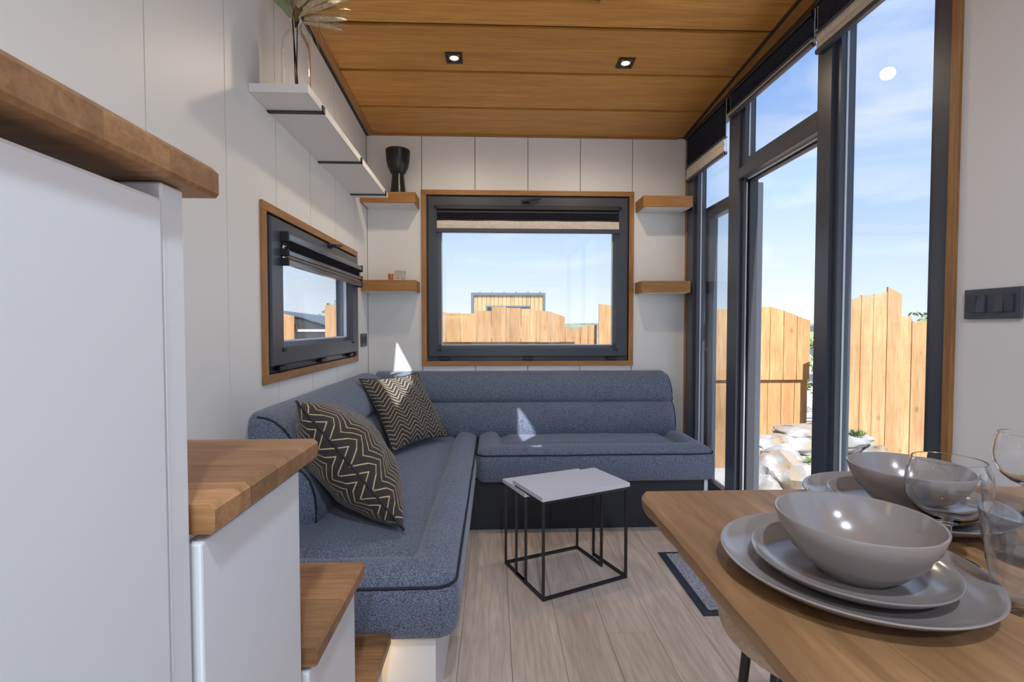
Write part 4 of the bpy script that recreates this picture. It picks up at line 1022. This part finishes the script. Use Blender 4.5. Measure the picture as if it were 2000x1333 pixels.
# dark trailer seen through the small window
tr_ = thing('dark_trailer', (-3.4, 8.6, GZ), 'low dark trailer with pale stripe seen through the small window', 'trailer')
m = MB(); m.prism([(-4.2, GZ + .3), (-2.88, GZ + .3), (-2.88, 1.20), (-3.3, 1.34), (-4.2, 1.46)], 1, 8.4, 9.8); m.build('body', 'metal2', tr_)
m = MB(); m.box((-4.2, 8.385, 1.09), (-2.88, 8.4, 1.13)); m.build('stripe', 'bead', tr_)
m = MB(); m.prism([(-4.22, 1.46), (-3.3, 1.34), (-2.86, 1.20), (-2.86, 1.24), (-3.3, 1.38), (-4.22, 1.50)], 1, 8.36, 9.84); m.build('roof', 'grey_metal', tr_)
m = MB()
for yy in (8.7, 9.5): m.lathe([(0, 0), (.1, 0), (.1, .3), (0, .3)], (-3.5, yy, GZ), 12)
m.build('support', 'black', tr_)

# rocks
def rock(c, sx_, sy_, sz_, seed, lab, flat=0.0):
    bm = bmesh.new(); bmesh.ops.create_icosphere(bm, subdivisions=4, radius=1)
    for v in bm.verts:
        p = v.co.copy(); q = p * 1.3 + Vector((seed * 3.1, seed * 1.7, seed))
        d = 1 + .30 * noise.noise(q) + .14 * noise.noise(q * 2.7) + .06 * noise.noise(q * 6)
        cell = noise.voronoi(q * 1.1)[0]; d -= .18 * cell[0]
        p = p * d
        v.co = Vector((p.x * sx_, p.y * sy_, max(-.9, p.z) * sz_))
    m = MB(); m.bm.free(); m.bm = bm; bmesh.ops.translate(bm, verts=bm.verts, vec=Vector(c))
    return tag(m.build('rock', 'rock', None, (c[0], c[1], c[2] - sz_), smooth=35), lab, 'rock', 'limestone rocks in the yard')
rock((3.13, 4.6, .07), .58, .32, .145, 1, 'flat slab of pale limestone on top of the rock pile')
rock((2.75, 4.35, -.25), .36, .32, .32, 2, 'large streaked boulder under the left end of the flat slab')
rock((3.13, 4.45, -.30), .26, .26, .28, 3, 'sun-bleached boulder under the middle of the flat slab')
rock((3.60, 4.55, -.26), .30, .30, .30, 4, 'pale boulder under the right end of the flat slab')
rock((2.42, 4.25, -.36), .22, .22, .22, 5, 'low boulder at the left foot of the rock pile')
rock((3.42, 4.15, -.40), .20, .18, .16, 6, 'small boulder in front of the right of the rock pile')
# plants
def tuft(c, r, n, lab, hgt):
    t = MB(); c = Vector(c)
    for k in range(n):
        a = random.uniform(0, 2 * PI); rr = r * random.random()
        b = c + Vector((math.cos(a) * rr * .5, math.sin(a) * rr * .5, 0)); d = Vector((math.cos(a) * random.uniform(.2, .9), math.sin(a) * random.uniform(.2, .9), random.uniform(.5, 1.2)))
        leaf(t, b, d, Vector((random.uniform(-1, 1), random.uniform(-1, 1), .3)), hgt * random.uniform(.5, 1), hgt * .09, .3, 4)
    return tag(t.build('weed', 'bush', None, c), lab, 'plant', 'weeds among the rocks')
tuft((3.42, 4.40, .15), .09, 90, 'small green weed on the right of the flat rock slab', .075)
tuft((2.80, 4.12, -.02), .08, 50, 'small green weed on the streaked boulder below the slab', .07)
tuft((3.18, 4.18, -.16), .08, 40, 'small green weed at the foot of the bleached boulder', .06)
def shrub(c, r, hh, n, lab):
    t = thing('shrub', (c[0], c[1], GZ), lab, 'shrub', 'shrubs beyond the fences')
    m = MB()
    for k in range(n):
        d = Vector((random.gauss(0, 1), random.gauss(0, 1), random.gauss(0, 1))).normalized()
        p = Vector(c) + Vector((d.x * r, d.y * r, d.z * hh)) * random.uniform(.55, 1.0)
        leaf(m, p, Vector((random.uniform(-1, 1), random.uniform(-1, 1), random.uniform(-.2, 1))), Vector((random.uniform(-1, 1), random.uniform(-1, 1), .4)), .09 * r / .6, .022 * r / .6, .2, 2)
    m.build('foliage', 'bush', t)
    m = MB(); m.tube([(c[0], c[1], GZ), (c[0] + .03, c[1], c[2])], [.04, .02], 6); m.build('trunk', 'stem', t)
shrub((5.95, 9.2, .45), .75, .62, 1100, 'yellow-green shrub glimpsed in the gap between fences')
shrub((7.35, 8.0, .70), .8, .75, 1100, 'wispy shrub rising over the stepped boards')
shrub((-3.35, 11.0, 1.1), .62, .72, 900, 'green shrub beside the dark trailer')

# per-object helper props are not wanted in the file
for o in bpy.data.objects:
    if '_w' in o: del o['_w']
